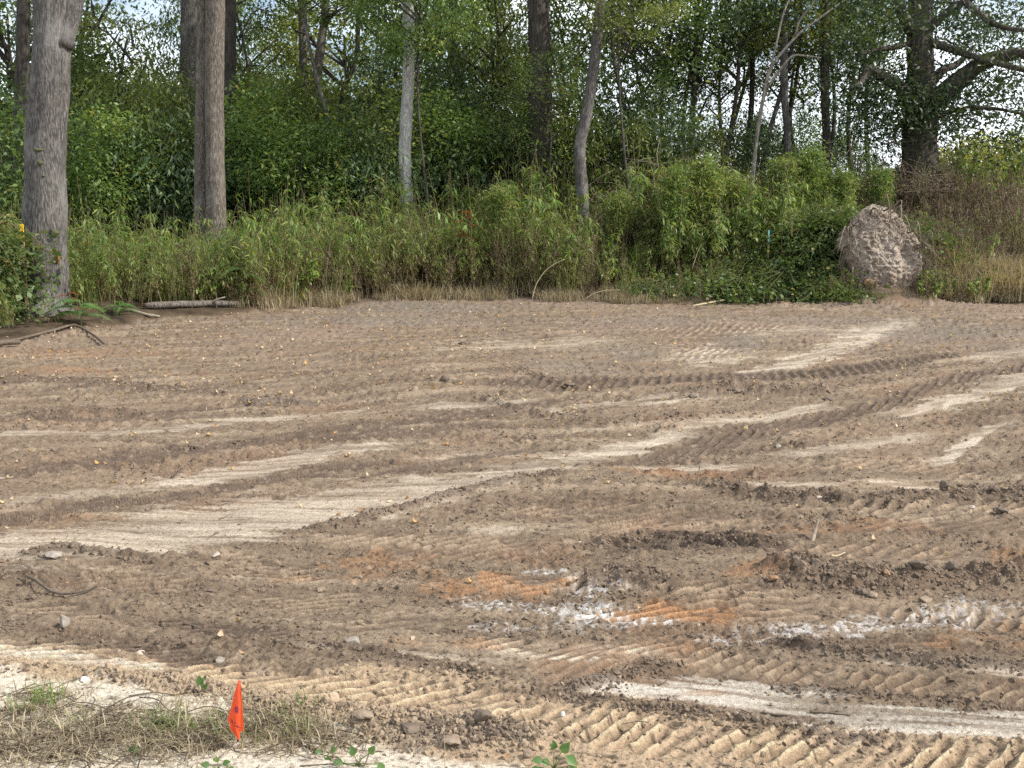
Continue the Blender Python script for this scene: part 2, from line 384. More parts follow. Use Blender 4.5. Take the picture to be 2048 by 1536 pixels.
STREAKS = [
 ([(0, 876), (200, 868), (400, 850), (560, 834), (700, 822)], [5, 7, 6, 7, 4], 0.85),
 ([(840, 818), (960, 812), (1050, 800)], [5, 9, 6], 0.7),
 ([(330, 958), (480, 938), (620, 915), (760, 897)], [10, 16, 13, 8], 0.8),
 ([(0, 1010), (150, 990), (330, 965)], [8, 10, 8], 0.45),
 ([(-200, 1125), (0, 1110), (200, 1092), (400, 1050), (700, 1008), (900, 978), (1100, 936), (1250, 898), (1360, 868)], [30, 34, 40, 44, 36, 24, 18, 13, 7], 0.72),
 ([(380, 1060), (520, 1048), (620, 1035), (690, 1020)], [14, 22, 22, 10], 0.85),
 ([(1180, 905), (1290, 885), (1370, 862)], [9, 11, 7], 0.8),
 ([(1400, 850), (1550, 832), (1640, 814)], [8, 9, 5], 0.75),
 ([(1470, 748), (1600, 716), (1700, 686), (1790, 650)], [6, 15, 19, 13], 0.9),
 ([(1690, 665), (1740, 652), (1800, 645)], [10, 14, 8], 0.7),
 ([(1600, 902), (1700, 885), (1820, 868)], [6, 12, 7], 0.5),
 ([(1885, 910), (1950, 872), (2005, 838)], [12, 16, 10], 0.95),
 ([(1800, 822), (1920, 796), (2060, 752), (2200, 720)], [8, 16, 17, 14], 0.9),
 ([(1960, 716), (2060, 706), (2200, 690)], [8, 14, 14], 0.45),
 ([(1365, 712), (1420, 706), (1478, 708)], [12, 20, 12], 0.7),
 ([(1510, 668), (1560, 662), (1620, 660)], [8, 12, 6], 0.45),
 ([(1100, 690), (1160, 686), (1230, 690)], [10, 16, 10], 0.4),
 ([(880, 700), (960, 690), (1040, 684)], [6, 10, 8], 0.4),
 ([(1120, 822), (1240, 806), (1320, 794)], [4, 6, 4], 0.6),
 ([(1280, 812), (1350, 804), (1400, 798)], [4, 6, 4], 0.7),
 ([(1170, 1384), (1350, 1372), (1500, 1398), (1700, 1430), (2060, 1462), (2300, 1480)], [14, 24, 34, 30, 26, 24], 0.95),
 ([(1585, 1288), (1750, 1318), (2060, 1352), (2300, 1380)], [5, 12, 12, 12], 0.85),
 ([(1490, 966), (1560, 968), (1650, 972)], [5, 8, 5], 0.7),
 ([(1740, 966), (1850, 972), (1940, 978)], [3, 6, 5], 0.8),
 ([(1930, 988), (2000, 980), (2060, 968)], [4, 8, 6], 0.8),
 ([(1300, 934), (1380, 930), (1460, 930)], [5, 9, 6], 0.7),
 ([(960, 1060), (1010, 1055), (1050, 1058)], [4, 8, 4], 0.5),
 ([(1160, 862), (1260, 850), (1340, 840)], [4, 6, 4], 0.35),
 ([(850, 925), (1000, 912), (1160, 905)], [5, 8, 6], 0.45),
 ([(-200, 1300), (0, 1302), (150, 1308), (330, 1335)], [12, 16, 16, 8], 0.8),
 ([(620, 1290), (760, 1302), (1000, 1322)], [5, 7, 5], 0.5),
 ([(1000, 1300), (1150, 1310), (1300, 1290)], [12, 18, 10], 0.45),
]
for i, (p, h, k) in enumerate(STREAKS):
    q, m = streak(p, h, 70, 0.75, i * 7)
    paint_at(q, m, WHT if i == 20 else PALE, k * (0.72 + 0.45 * np.clip(n_str[q], -1, 1)) * (0.25 + 0.75 * sstep(-0.55, 0.1, fbm(al[q] * 1.1, ac[q] * 15, 600 + i, 3, .65))))
    smooth[q] = np.maximum(smooth[q], m * min(1, k + 0.15))
paint(sandy, (0.62, 0.55, 0.445), 0.92); 
GREY = (0.178, 0.152, 0.126)
for i, (u, v, ru, rv, k) in enumerate([(850, 616, 190, 12, .8), (1480, 682, 60, 14, .7), (1160, 735, 120, 14, .5), (1900, 664, 170, 18, .6), (760, 640, 260, 10, .5), (1300, 640, 260, 14, .35), (1250, 708, 60, 16, .5), (2010, 700, 90, 12, .4), (1700, 640, 200, 12, .35), (880, 1470, 120, 26, .75), (1020, 1475, 60, 30, .7)]):
    paint_at(*blob(u, v, ru, rv, 0.6, i * 3), GREY, k)
ORANGE = (0.29, 0.155, 0.078)
for i, (u, v, ru, rv, k) in enumerate([(1325, 1228, 120, 18, .95), (1060, 1168, 120, 17, .75), (960, 1180, 60, 14, .6), (770, 1122, 120, 16, .55), (880, 1165, 70, 14, .55), (1520, 1152, 100, 13, .6), (1345, 946, 110, 10, .6), (180, 706, 190, 9, .35), (120, 745, 130, 7, .35), (100, 1040, 170, 14, .3), (2030, 1130, 120, 16, .5), (640, 1150, 110, 10, .35), (1700, 1060, 160, 18, .35), (1400, 1285, 120, 14, .35), (880, 1290, 90, 12, .4), (1180, 1300, 90, 12, .35), (1410, 1386, 40, 6, .5), (700, 700, 160, 6, .25), (1980, 1275, 110, 22, .4)]):
    paint_at(*blob(u, v, ru, rv, 1.0, 100 + i * 3), ORANGE, k * .85)
LIME = (0.62, 0.60, 0.575); lime = np.zeros(len(X))
for i, (u, v, ru, rv, k) in enumerate([(1180, 1216, 60, 17, 1), (1165, 1226, 50, 10, 1), (1195, 1208, 34, 9, 1), (1100, 1222, 90, 9, .8), (1050, 1212, 110, 12, .7), (1180, 1180, 60, 16, .8), (1165, 1150, 30, 10, .5), (1260, 1240, 130, 7, .85), (1120, 1138, 50, 6, .6), (1090, 1255, 150, 14, .5), (1560, 1262, 110, 13, .8), (1690, 1258, 110, 14, .7), (1740, 1266, 50, 14, .9), (1880, 1236, 130, 20, .55), (1985, 1212, 110, 18, .5), (1500, 1276, 90, 9, .7), (1800, 1262, 60, 10, .6), (930, 1190, 40, 6, .4)]):
    q, m = blob(u, v, ru, rv, 0.9, 200 + i * 3); m = m * sstep(-0.2, 0.4, fbm(X[q] * 34, Y[q] * 24, 70 + i, 4))
    lime[q] = np.maximum(lime[q], m * k)
paint(lime, LIME, 0.9)

# --- relief
rough = np.clip(0.55 + 0.5 * fbm(X * 1.4, Y * 1.4, 21, 3) + 0.3 * (n_str < -0.1), 0.15, 1.2) * (1 - 0.86 * smooth) * (1 - 0.75 * sandy)
bil = np.abs(fbm(X * 7, Y * 7, 22, 3)) - 0.3
bil2 = np.abs(fbm(X * 22, Y * 22, 23, 3)) - 0.3
fine = fbm(X * 55, Y * 55, 24, 2)
relief = rough * (0.034 * bil * sstep(3, 8, Y) + 0.018 * bil + 0.012 * bil2 + 0.006 * fine) + 0.02 * fbm(X * 0.9, Y * 0.9, 25, 3) + 0.010 * n_str * (1 - smooth) + 0.003 * fine
# grouser prints: (polyline, half thickness, ridge direction deg, wavelength, height, tint)
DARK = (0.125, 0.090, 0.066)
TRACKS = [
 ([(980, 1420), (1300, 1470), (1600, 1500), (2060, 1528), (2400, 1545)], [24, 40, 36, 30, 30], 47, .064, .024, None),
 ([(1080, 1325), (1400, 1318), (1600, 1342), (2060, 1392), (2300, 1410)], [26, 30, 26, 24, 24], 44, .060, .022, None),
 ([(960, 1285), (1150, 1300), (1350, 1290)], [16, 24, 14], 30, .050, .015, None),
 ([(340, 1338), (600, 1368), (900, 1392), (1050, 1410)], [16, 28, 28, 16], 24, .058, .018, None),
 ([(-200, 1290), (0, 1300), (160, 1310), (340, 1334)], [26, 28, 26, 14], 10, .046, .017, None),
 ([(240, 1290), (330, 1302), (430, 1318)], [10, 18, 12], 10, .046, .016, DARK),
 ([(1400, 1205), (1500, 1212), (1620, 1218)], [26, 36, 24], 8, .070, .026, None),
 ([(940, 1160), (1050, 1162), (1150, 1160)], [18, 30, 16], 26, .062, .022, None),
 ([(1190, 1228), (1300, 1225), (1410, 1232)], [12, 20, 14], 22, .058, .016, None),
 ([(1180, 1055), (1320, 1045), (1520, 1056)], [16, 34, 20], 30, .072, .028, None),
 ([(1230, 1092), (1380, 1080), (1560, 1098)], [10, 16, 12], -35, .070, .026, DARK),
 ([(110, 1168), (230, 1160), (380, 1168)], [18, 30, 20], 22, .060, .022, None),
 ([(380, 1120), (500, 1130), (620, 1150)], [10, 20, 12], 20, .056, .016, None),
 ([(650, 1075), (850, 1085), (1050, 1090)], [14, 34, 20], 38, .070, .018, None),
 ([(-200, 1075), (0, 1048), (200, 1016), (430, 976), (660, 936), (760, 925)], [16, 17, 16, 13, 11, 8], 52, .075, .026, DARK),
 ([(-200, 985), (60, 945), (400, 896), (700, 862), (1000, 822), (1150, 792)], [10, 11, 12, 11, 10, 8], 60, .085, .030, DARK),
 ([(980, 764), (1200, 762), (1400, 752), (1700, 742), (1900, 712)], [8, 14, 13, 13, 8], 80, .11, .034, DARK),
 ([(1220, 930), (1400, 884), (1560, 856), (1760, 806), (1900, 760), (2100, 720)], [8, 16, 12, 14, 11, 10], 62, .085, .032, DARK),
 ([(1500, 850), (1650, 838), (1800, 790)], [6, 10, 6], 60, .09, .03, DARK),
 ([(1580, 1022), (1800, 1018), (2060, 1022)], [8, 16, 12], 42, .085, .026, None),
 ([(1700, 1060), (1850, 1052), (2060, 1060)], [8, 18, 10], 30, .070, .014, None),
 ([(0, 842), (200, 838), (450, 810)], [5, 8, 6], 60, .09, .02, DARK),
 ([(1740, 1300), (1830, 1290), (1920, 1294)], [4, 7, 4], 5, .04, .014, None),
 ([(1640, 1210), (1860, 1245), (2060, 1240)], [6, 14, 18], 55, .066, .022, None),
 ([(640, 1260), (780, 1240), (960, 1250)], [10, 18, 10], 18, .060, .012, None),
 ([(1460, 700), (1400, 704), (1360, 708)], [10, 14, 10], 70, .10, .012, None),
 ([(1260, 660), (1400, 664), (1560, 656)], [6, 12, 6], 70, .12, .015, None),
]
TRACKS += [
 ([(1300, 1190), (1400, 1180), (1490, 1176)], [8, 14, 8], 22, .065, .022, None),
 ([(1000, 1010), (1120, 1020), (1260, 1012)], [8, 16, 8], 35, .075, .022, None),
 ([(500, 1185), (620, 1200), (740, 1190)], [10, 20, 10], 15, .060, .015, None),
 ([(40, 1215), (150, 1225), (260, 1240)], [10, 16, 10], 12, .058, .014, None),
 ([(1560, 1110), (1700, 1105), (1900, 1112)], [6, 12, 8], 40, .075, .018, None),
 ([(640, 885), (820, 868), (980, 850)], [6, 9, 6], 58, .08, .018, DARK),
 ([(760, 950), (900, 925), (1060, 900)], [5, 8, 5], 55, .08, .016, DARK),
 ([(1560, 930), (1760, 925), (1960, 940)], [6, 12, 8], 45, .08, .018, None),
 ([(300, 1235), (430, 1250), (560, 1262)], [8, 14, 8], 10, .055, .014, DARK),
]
print_mask = np.zeros(len(X))
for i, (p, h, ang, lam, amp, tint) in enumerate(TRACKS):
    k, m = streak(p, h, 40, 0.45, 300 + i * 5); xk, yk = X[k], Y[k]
    a = math.radians(ang)
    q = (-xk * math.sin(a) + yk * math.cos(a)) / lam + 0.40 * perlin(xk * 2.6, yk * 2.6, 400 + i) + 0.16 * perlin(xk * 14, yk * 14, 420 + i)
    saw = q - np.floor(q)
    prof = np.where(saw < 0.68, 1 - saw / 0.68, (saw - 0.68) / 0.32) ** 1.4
    brk = sstep(-0.45, 0.15, fbm(xk * 4.0, yk * 4.0, 440 + i, 4))
    relief[k] = relief[k] * (1 - 0.9 * m) + m * ((1.9 if amp < .03 else 1.3) * amp * (prof - 0.45) * (0.25 + 0.75 * brk) - 0.012)
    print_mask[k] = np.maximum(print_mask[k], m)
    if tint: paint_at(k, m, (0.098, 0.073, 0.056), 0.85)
    paint_at(k, m * sstep(.55, .9, prof) * brk, np.minimum(C[k] * 1.7, .6), 0.85)  # crests painted paler: drier soil, plus the light they would catch
    paint_at(k, m * (1 - sstep(.1, .35, prof)), DARK, 0.55)  # troughs painted darker, groove shading put into the soil colour
# loose soil thrown up in berms and heaps: (polyline, half thickness, height m, tint)
BERMS = [
 ([(590, 1070), (700, 1040), (870, 996), (1030, 966), (1120, 955)], [6, 9, 8, 7, 4], .055, DARK),
 ([(1440, 978), (1560, 994), (1680, 1004), (1800, 1006), (1900, 990), (2060, 992), (2300, 1000)], [6, 12, 14, 15, 20, 18, 16], .085, DARK),
 ([(1540, 1148), (1620, 1155), (1700, 1172), (1850, 1164), (2060, 1150), (2300, 1150)], [10, 26, 34, 34, 30, 26], .095, (0.13, 0.092, 0.065)),
 ([(1175, 1168), (1230, 1160), (1290, 1166), (1350, 1180)], [8, 30, 32, 12], .085, DARK),
 ([(1380, 792), (1480, 782), (1560, 790), (1660, 788)], [9, 14, 9, 7], .10, DARK),
 ([(-200, 760), (0, 764), (200, 768), (440, 782)], [8, 9, 9, 6], .045, DARK),
 ([(60, 832), (160, 820), (280, 826)], [8, 12, 6], .06, DARK),
 ([(500, 800), (560, 796), (620, 806)], [6, 9, 5], .07, (0.14, 0.115, 0.095)),
 ([(640, 1288), (740, 1305), (900, 1335), (960, 1345)], [4, 6, 6, 4], .030, DARK),
 ([(1180, 1090), (1300, 1072), (1440, 1085), (1580, 1100)], [8, 12, 12, 6], .05, DARK),
 ([(1120, 1390), (1200, 1368), (1290, 1340), (1340, 1335)], [10, 16, 18, 8], .055, DARK),
 ([(1150, 1400), (1300, 1418), (1450, 1440), (1640, 1462), (1760, 1480)], [6, 8, 9, 9, 6], .030, DARK),
 ([(1560, 1374), (1720, 1386), (1960, 1406)], [4, 6, 5], .022, DARK),
 ([(1560, 1284), (1700, 1308), (1900, 1338), (2060, 1348), (2300, 1370)], [5, 8, 11, 11, 10], .055, DARK),
 ([(690, 1452), (780, 1458), (880, 1466), (1000, 1478), (1080, 1492)], [10, 20, 24, 28, 18], .055, None),
 ([(-200, 1350), (0, 1345), (120, 1345), (240, 1362), (450, 1390), (640, 1412), (860, 1436), (1060, 1460)], [6, 7, 8, 12, 14, 20, 26, 26], .026, None),
 ([(280, 1120), (150, 1112), (60, 1122)], [4, 9, 5], .06, DARK),
 ([(930, 745), (1040, 742), (1160, 770)], [4, 5, 4], .04, DARK),
 ([(1560, 612), (1700, 612), (1820, 620)], [6, 9, 6], .08, None),
 ([(0, 680), (90, 672), (200, 662)], [8, 10, 6], .10, None),
 ([(1680, 608), (1765, 600), (1860, 608)], [9, 12, 9], .10, (0.2, 0.15, 0.11)),
 ([(960, 795), (1080, 830), (1260, 850)], [5, 6, 5], .05, None),
 ([(1250, 840), (1420, 832), (1500, 826)], [4, 6, 4], .05, None),
 ([(240, 890), (400, 895), (520, 880)], [3, 4, 3], .03, DARK),
]
berm = np.zeros(len(X))
for i, (p, h, amp, tint) in enumerate(BERMS):
    k, m = streak(p, h, 45, 0.6, 500 + i * 5, 0.0); xk, yk = X[k], Y[k]
    lump = 0.42 + 0.55 * np.abs(fbm(xk * 4.5, yk * 4.5, 520 + i, 3)) + 0.16 * fbm(xk * 22, yk * 22, 540 + i, 2)
    relief[k] = relief[k] + m * amp * lump
    berm[k] = np.maximum(berm[k], m)
    if tint: paint_at(k, sstep(.15, .5, m), tint, 0.72)
lotmask = np.where(inlot, 1.0, 0.0) * (1 - sstep(22.5, 24, Y)) * sstep(2.0, 2.6, Y)
Z = Z + relief * lotmask * (0.25 + 0.75 * lot)
# fine blotches of crumbled soil
paint(sstep(0.25, 0.9, bil2 + 0.3 * n_mid) * (1 - smooth), (0.095, 0.070, 0.053), 0.7)
paint(sstep(0.3, 0.9, fbm(X * 12, Y * 12, 77, 3)) * (1 - 0.5 * smooth), (0.36, 0.28, 0.20), 0.5)
paint(sstep(0.38, 0.75, fbm(al * 14, ac * 40, 78, 3)) * (1 - 0.55 * smooth), (0.070, 0.053, 0.041), 0.8)
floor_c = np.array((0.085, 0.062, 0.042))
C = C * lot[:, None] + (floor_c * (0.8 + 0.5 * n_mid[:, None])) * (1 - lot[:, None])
C = np.clip(C, 0.02, 0.85)

nr, nc = Xg.shape
ii = (np.arange(nr - 1)[:, None] * nc + np.arange(nc - 1)[None])
quads = np.stack([ii, ii + 1, ii + nc + 1, ii + nc], -1).reshape(-1, 4)
m, nt, out = new_mat('soil')
ca = nt.nodes.new('ShaderNodeAttribute'); ca.attribute_name = 'soil'
n1 = noise_n(nt, 55, 6, rough=0.7); n2 = noise_n(nt, 260, 3)
g = ramp(nt, n1, [(0.25, (0.55, 0.53, 0.51)), (0.5, (1, 1, 1)), (0.78, (1.42, 1.40, 1.36))])
c = mixc(nt, 1.0, ca.outputs['Color'], g, 'MULTIPLY')
p = nt.nodes.new('ShaderNodeBsdfPrincipled'); p.inputs['Roughness'].default_value = 0.95; p.inputs['Specular IOR Level'].default_value = 0.08
b = nt.nodes.new('ShaderNodeBump'); b.inputs['Strength'].default_value = 0.9; b.inputs['Distance'].default_value = 0.02
nt.links.new(mathn(nt, 'ADD', n1, mathn(nt, 'MULTIPLY', n2, 0.25)), b.inputs['Height']); nt.links.new(b.outputs[0], p.inputs['Normal'])
nt.links.new(c, p.inputs['Base Color']); nt.links.new(p.outputs[0], out.inputs[0])
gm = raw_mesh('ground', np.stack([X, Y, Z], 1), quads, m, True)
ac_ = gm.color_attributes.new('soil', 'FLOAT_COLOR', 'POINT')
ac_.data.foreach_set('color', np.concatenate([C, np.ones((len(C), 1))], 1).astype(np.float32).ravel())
ground = tag(link('ground', gm), 'bare brown graded soil crossed by tracks and pale scraped streaks', kind='structure')
# height lookup on the finished sheet
def ground_z(x, y):
    r = np.clip(np.searchsorted(ys, y) - 1, 0, nr - 2)
    s = x / (0.475 * min(max(y, 2.4), 60) + 0.25)
    c_ = int(np.clip(np.searchsorted(sc_, s) - 1, 0, nc - 2))
    Zg = Z.reshape(nr, nc)
    fy = (y - ys[r]) / (ys[r + 1] - ys[r]); fx = min(max((s - sc_[c_]) / (sc_[c_ + 1] - sc_[c_]), 0), 1)
    return float((Zg[r, c_] * (1 - fx) + Zg[r, c_ + 1] * fx) * (1 - fy) + (Zg[r + 1, c_] * (1 - fx) + Zg[r + 1, c_ + 1] * fx) * fy)
def gz_arr(x, y):
    x = np.asarray(x, float); y = np.asarray(y, float)
    r = np.clip(np.searchsorted(ys, y) - 1, 0, nr - 2); s = x / (0.475 * np.clip(y, 2.4, 60) + 0.25)
    c_ = np.clip(np.searchsorted(sc_, s) - 1, 0, nc - 2); Zg = Z.reshape(nr, nc)
    fy = np.clip((y - ys[r]) / (ys[r + 1] - ys[r]), 0, 1); fx = np.clip((s - sc_[c_]) / (sc_[c_ + 1] - sc_[c_]), 0, 1)
    return (Zg[r, c_] * (1 - fx) + Zg[r, c_ + 1] * fx) * (1 - fy) + (Zg[r + 1, c_] * (1 - fx) + Zg[r + 1, c_ + 1] * fx) * fy

# ------------------------------------------------------------------ scattered stuff: points that carry copies of small plants, clods, leaves
def scatter(name, pts, rot, scl, idx, variants, label):
    col = bpy.data.collections.new(name + '_kinds')
    for k, me in enumerate(variants):
        o = bpy.data.objects.new('%s_kind_%02d' % (name, k), me); col.objects.link(o)
    me = bpy.data.meshes.new(name); me.vertices.add(len(pts)); me.vertices.foreach_set('co', np.asarray(pts, np.float32).ravel())
    a = me.attributes.new('rot', 'FLOAT_VECTOR', 'POINT'); a.data.foreach_set('vector', np.asarray(rot, np.float32).ravel())
    s = np.asarray(scl, np.float32)
    if s.ndim == 1: s = np.repeat(s[:, None], 3, 1)
    a = me.attributes.new('scl', 'FLOAT_VECTOR', 'POINT'); a.data.foreach_set('vector', np.ascontiguousarray(s).ravel())
    a = me.attributes.new('idx', 'INT', 'POINT'); a.data.foreach_set('value', np.asarray(idx, np.int32))
    me.update()
    o = link(name, me); tag(o, label, kind='stuff')
    ng = bpy.data.node_groups.new(name, 'GeometryNodeTree')
    ng.interface.new_socket('Geometry', in_out='INPUT', socket_type='NodeSocketGeometry')
    ng.interface.new_socket('Geometry', in_out='OUTPUT', socket_type='NodeSocketGeometry')
    N = ng.nodes; L = ng.links
    gi = N.new('NodeGroupInput'); go = N.new('NodeGroupOutput')
    ci = N.new('GeometryNodeCollectionInfo'); ci.inputs['Collection'].default_value = col; ci.inputs['Separate Children'].default_value = True; ci.inputs['Reset Children'].default_value = True
    ip = N.new('GeometryNodeInstanceOnPoints'); ip.inputs['Pick Instance'].default_value = True
    def na(n, t):
        x = N.new('GeometryNodeInputNamedAttribute'); x.data_type = t; x.inputs['Name'].default_value = n; return x.outputs['Attribute']
    er = N.new('FunctionNodeEulerToRotation'); L.new(na('rot', 'FLOAT_VECTOR'), er.inputs[0])
    L.new(gi.outputs[0], ip.inputs['Points']); L.new(ci.outputs[0], ip.inputs['Instance'])
    L.new(na('idx', 'INT'), ip.inputs['Instance Index']); L.new(er.outputs[0], ip.inputs['Rotation']); L.new(na('scl', 'FLOAT_VECTOR'), ip.inputs['Scale'])
    L.new(ip.outputs[0], go.inputs[0])
    md = o.modifiers.new('scatter', 'NODES'); md.node_group = ng
    return o

# ------------------------------------------------------------------ trees
def crown_leaves(tips, per, sig, L, rng, droop=0.25, flatness=0.7, tone=0.0, wr=0.42):
    """leaf clumps round branch tips -> V, F, A"""
    n = len(tips) * per
    c = np.repeat(tips, per, 0)
    cl = np.repeat(rng.normal(0, 0.16, len(tips)), per)
    P = c + rng.normal(size=(n, 3)) * np.array([sig, sig, sig * flatness])
    D = rand_dirs(n, rng); D[:, 2] = D[:, 2] * 0.6 - droop
    Nn = rand_dirs(n, rng) * 0.8; Nn[:, 2] += 0.9
    l = L * rng.uniform(0.6, 1.35, n)
    V, F = leaves(P, D, unit(Nn), l, l * wr * rng.uniform(0.8, 1.3, n))
    A = np.clip(0.5 + tone + cl + rng.normal(0, 0.17, n), 0, 1)
    return V, F, A
CROWNS = {}
def crown_mesh(key, mat, seed, tips_n, per, sig, L, shape='ellipsoid', hollow=0.35, branch=True, droop=0.25, wr=0.42, tone=0.0):
    """unit crown: radius 1 in x,y and 1 in z, scaled later by building at real size"""
    rng = np.random.default_rng(seed)
    rx, rz = shape
    d = rand_dirs(tips_n, rng); r = rng.uniform(hollow, 1, tips_n) ** 0.6
    tips = d * r[:, None] * np.array([rx, rx, rz])
    mb = MB(); V, F, A = crown_leaves(tips, per, sig, L, rng, droop, tone=tone, wr=wr); mb.add(V, F, A)
    cm = mb.mesh('crown_' + key, mat)
    bb = MB()
    for t in tips[::4]:
        root = np.array([0, 0, np.clip(t[2] - 0.7 - abs(t[0]) * 0.3, -rz * 0.8, rz)])
        mid = root * 0.45 + t * 0.55 + np.array([0, 0, 0.15]) + rng.normal(0, 0.12, 3)
        add_tube(bb, spline([root, mid, t + (t - mid) * 0.1], 6), np.linspace(0.045, 0.008, 6), 4, 0.4, cap=False)
    bm_ = bb.mesh('branches_' + key, M['bark_dark'])
    CROWNS[key] = (cm, bm_)
SPEC = ['leaf_dark', 'leaf_blue', 'leaf_olive']
for k in range(3):
    lk = (0.138, 0.165, 0.12)[k]; dr = (0.25, 0.7, 0.15)[k]; wk = (0.42, 0.30, 0.55)[k]
    crown_mesh('dense%d' % k, M[SPEC[k]], 100 + k, 78, 88, 0.32, lk, (2.3, 2.9), droop=dr, wr=wk)
    crown_mesh('loose%d' % k, M[SPEC[(k + 1) % 3]], 200 + k, 54, 75, 0.30, lk, (2.2, 2.8), hollow=0.15, droop=dr, wr=wk)
    crown_mesh('mid%d' % k, M['leaf_mid'], 300 + k, 70, 85, 0.30, lk, (2.1, 2.6), droop=dr, wr=wk)
    crown_mesh('shrub%d' % k, M[['leaf_mid', 'leaf_olive', 'leaf_mid'][k]], 400 + k, 60, 80, 0.24, lk * .75, (1.25, 1.15), droop=dr, wr=wk)
    crown_mesh('dshrub%d' % k, M[SPEC[k]], 500 + k, 58, 82, 0.28, lk * .8, (1.3, 1.25), droop=dr, wr=wk)
crown_mesh('yellow0', M['leaf_yellow'], 600, 70, 90, 0.34, 0.17, (2.6, 3.0))
crown_mesh('yellow1', M['leaf_yellow'], 601, 60, 80, 0.30, 0.15, (2.2, 1.3))

def add_trunk(root, pts, rad, mat, seg=26, seed=0, ridge=None, name='trunk', step=0.14, rough=0.10):
    pts = np.asarray(pts, float) - np.array(root.location)
    ln = np.sum(np.linalg.norm(np.diff(pts, axis=0), axis=1)); n = max(6, int(ln / step))
    P = spline(pts, n); R = np.interp(np.linspace(0, len(rad) - 1, n), np.arange(len(rad)), rad)
    V, Fs = tube(P, R, seg, rough, seed, ridge=ridge)
    return link(name, raw_mesh(name, V, Fs, mat), root)
def add_crown(root, key, z, dx=0, dy=0, s=1.0, rot=None, branches=True, sz=1.0):
    cm, bm_ = CROWNS[key]
    rot = random.uniform(0, 6.28) if rot is None else rot
    o = link('crown', cm, root, (dx, dy, z)); o.scale = (s, s, s * sz); o.rotation_euler = (0, 0, rot)
    if branches:
        b_ = link('branches', bm_, root, (dx, dy, z)); b_['kind'] = 'stuff'; b_.scale = (s, s, s * sz); b_.rotation_euler = (0, 0, rot)
    return o
def px_path(pix, d):
    return [at(u, v, d) for u, v in pix]
def trunk_tree(name, label, pix, d, wpx, mat, group='tree trunks at the edge of the woods', ridge=(0.012, 11, 0.9), cat='tree', seg=26, top=None, crown=None, flare=1.25):
    """pix from the base upwards; wpx = width in photo pixels at each"""
    jr = np.random.default_rng(int(pix[0][0] * 7)); pix = [(u + (jr.normal(0, 2.2) if 0 < k < len(pix) - 1 else 0), v) for k, (u, v) in enumerate(pix)]
    P = px_path(pix, d); b0 = P[0]
    gz = float(terrain(b0[0], b0[1]))
    root = empty(name, (b0[0], b0[1], gz), label, cat, group)
    sc = d / F_PX / 2
    rad = [w * sc for w in wpx]
    if b0[2] > gz + 0.05:
        P = [np.array([b0[0], b0[1], gz - 0.12])] + P; rad = [rad[0] * flare] + rad
    else: P[0] = np.array([b0[0], b0[1], gz - 0.12]); rad[0] *= flare
    if top is not None:
        t = P[-1] - P[-2]; t = t / np.linalg.norm(t)
        P.append(P[-1] + t * top); rad.append(rad[-1] * 0.7)
    add_trunk(root, P, rad, mat, seg, seed=len(name) + int(pix[0][0]), ridge=ridge)
    if crown is None and top is not None and wpx[0] > 15 and cat == 'tree' and name != 'oak_tree':
        crown = [('dense%d' % (int(pix[0][0]) % 3), 1.8, 0, 0.6, 1.35)]
    if crown:
        for (key, dz, dx, dy, s) in crown:
            e = P[-1] - np.array([b0[0], b0[1], gz])
            add_crown(root, key, e[2] + dz, e[0] + dx, e[1] + dy, s)
    return root, P, rad
def limb(root, pix, d0, d1, w0, w1, mat, name='limb', seg=10):
    n = len(pix); ds = np.linspace(d0, d1, n)
    P = [at(u, v, dd) for (u, v), dd in zip(pix, ds)]
    rad = np.linspace(w0, w1, n) * d0 / F_PX / 2
    return add_trunk(root, P, rad, mat, seg, seed=int(pix[0][0]), ridge=(0.006, 7, 0.9), name=name)

# --- tall trunks at the edge
r, P, R_ = trunk_tree('poplar_tree', 'thick grey barked trunk with an orange scar beside the yellow stake, leaning right', [(92, 646), (92, 600), (91, 450), (97, 300), (104, 150), (111, 0), (114, -120)], 17.3, [108, 88, 82, 75, 72, 74, 56], M['bark_grey'], ridge=(0.011, 19, 0.8), seg=72, top=3.5, crown=[('mid0', 1.2, 0, 0, 1.1)], flare=1.35)
limb(r, [(120, 90), (136, 40), (152, -20), (185, -140)], 17.25, 17.3, 48, 30, M['bark_grey'], seg=24)
# scar and small burrs on the trunk
def trunk_patch(root, u, v, d, w, h, mat, name, depth=0.02):
    c = at(u, v, d) - np.array(root.location); w = w * d / F_PX / 2; h = h * d / F_PX / 2
    th_ = np.linspace(0, 2 * math.pi, 14, endpoint=False)
    k = 1 + 0.18 * np.sin(th_ * 3 + 1) + 0.1 * np.cos(th_ * 5)
    ring = np.stack([np.cos(th_) * w * k, np.zeros(14), np.sin(th_) * h * k], 1)
    V = np.concatenate([ring, ring * 0.6 + np.array([0, -depth * 0.7, 0]), [[0, -depth, 0]]]) + c
    j = np.arange(14); j2 = (j + 1) % 14
    return link(name, raw_mesh(name, V, [np.stack([j, j2, j2 + 14, j + 14], 1), np.stack([j + 14, j2 + 14, np.full(14, 28)], 1)], mat), root)
M['scar'] = plain_mat('scar', (0.28, 0.085, 0.028), (0.5, 0.22, 0.09), 30)
trunk_patch(r, 116, 514, 17.3 - 0.215, 8, 30, M['scar'], 'bark_scar', 0.015)
M['burr'] = plain_mat('burr', (0.05, 0.06, 0.03), (0.12, 0.12, 0.06), 30)
for (u, v, w, h) in [(110, 466, 18, 18), (82, 326, 12, 12), (76, 300, 22, 10), (88, 352, 10, 8)]:
    trunk_patch(r, u, v, 17.3 - 0.27, w, h, M['burr'], 'burr', 0.05)

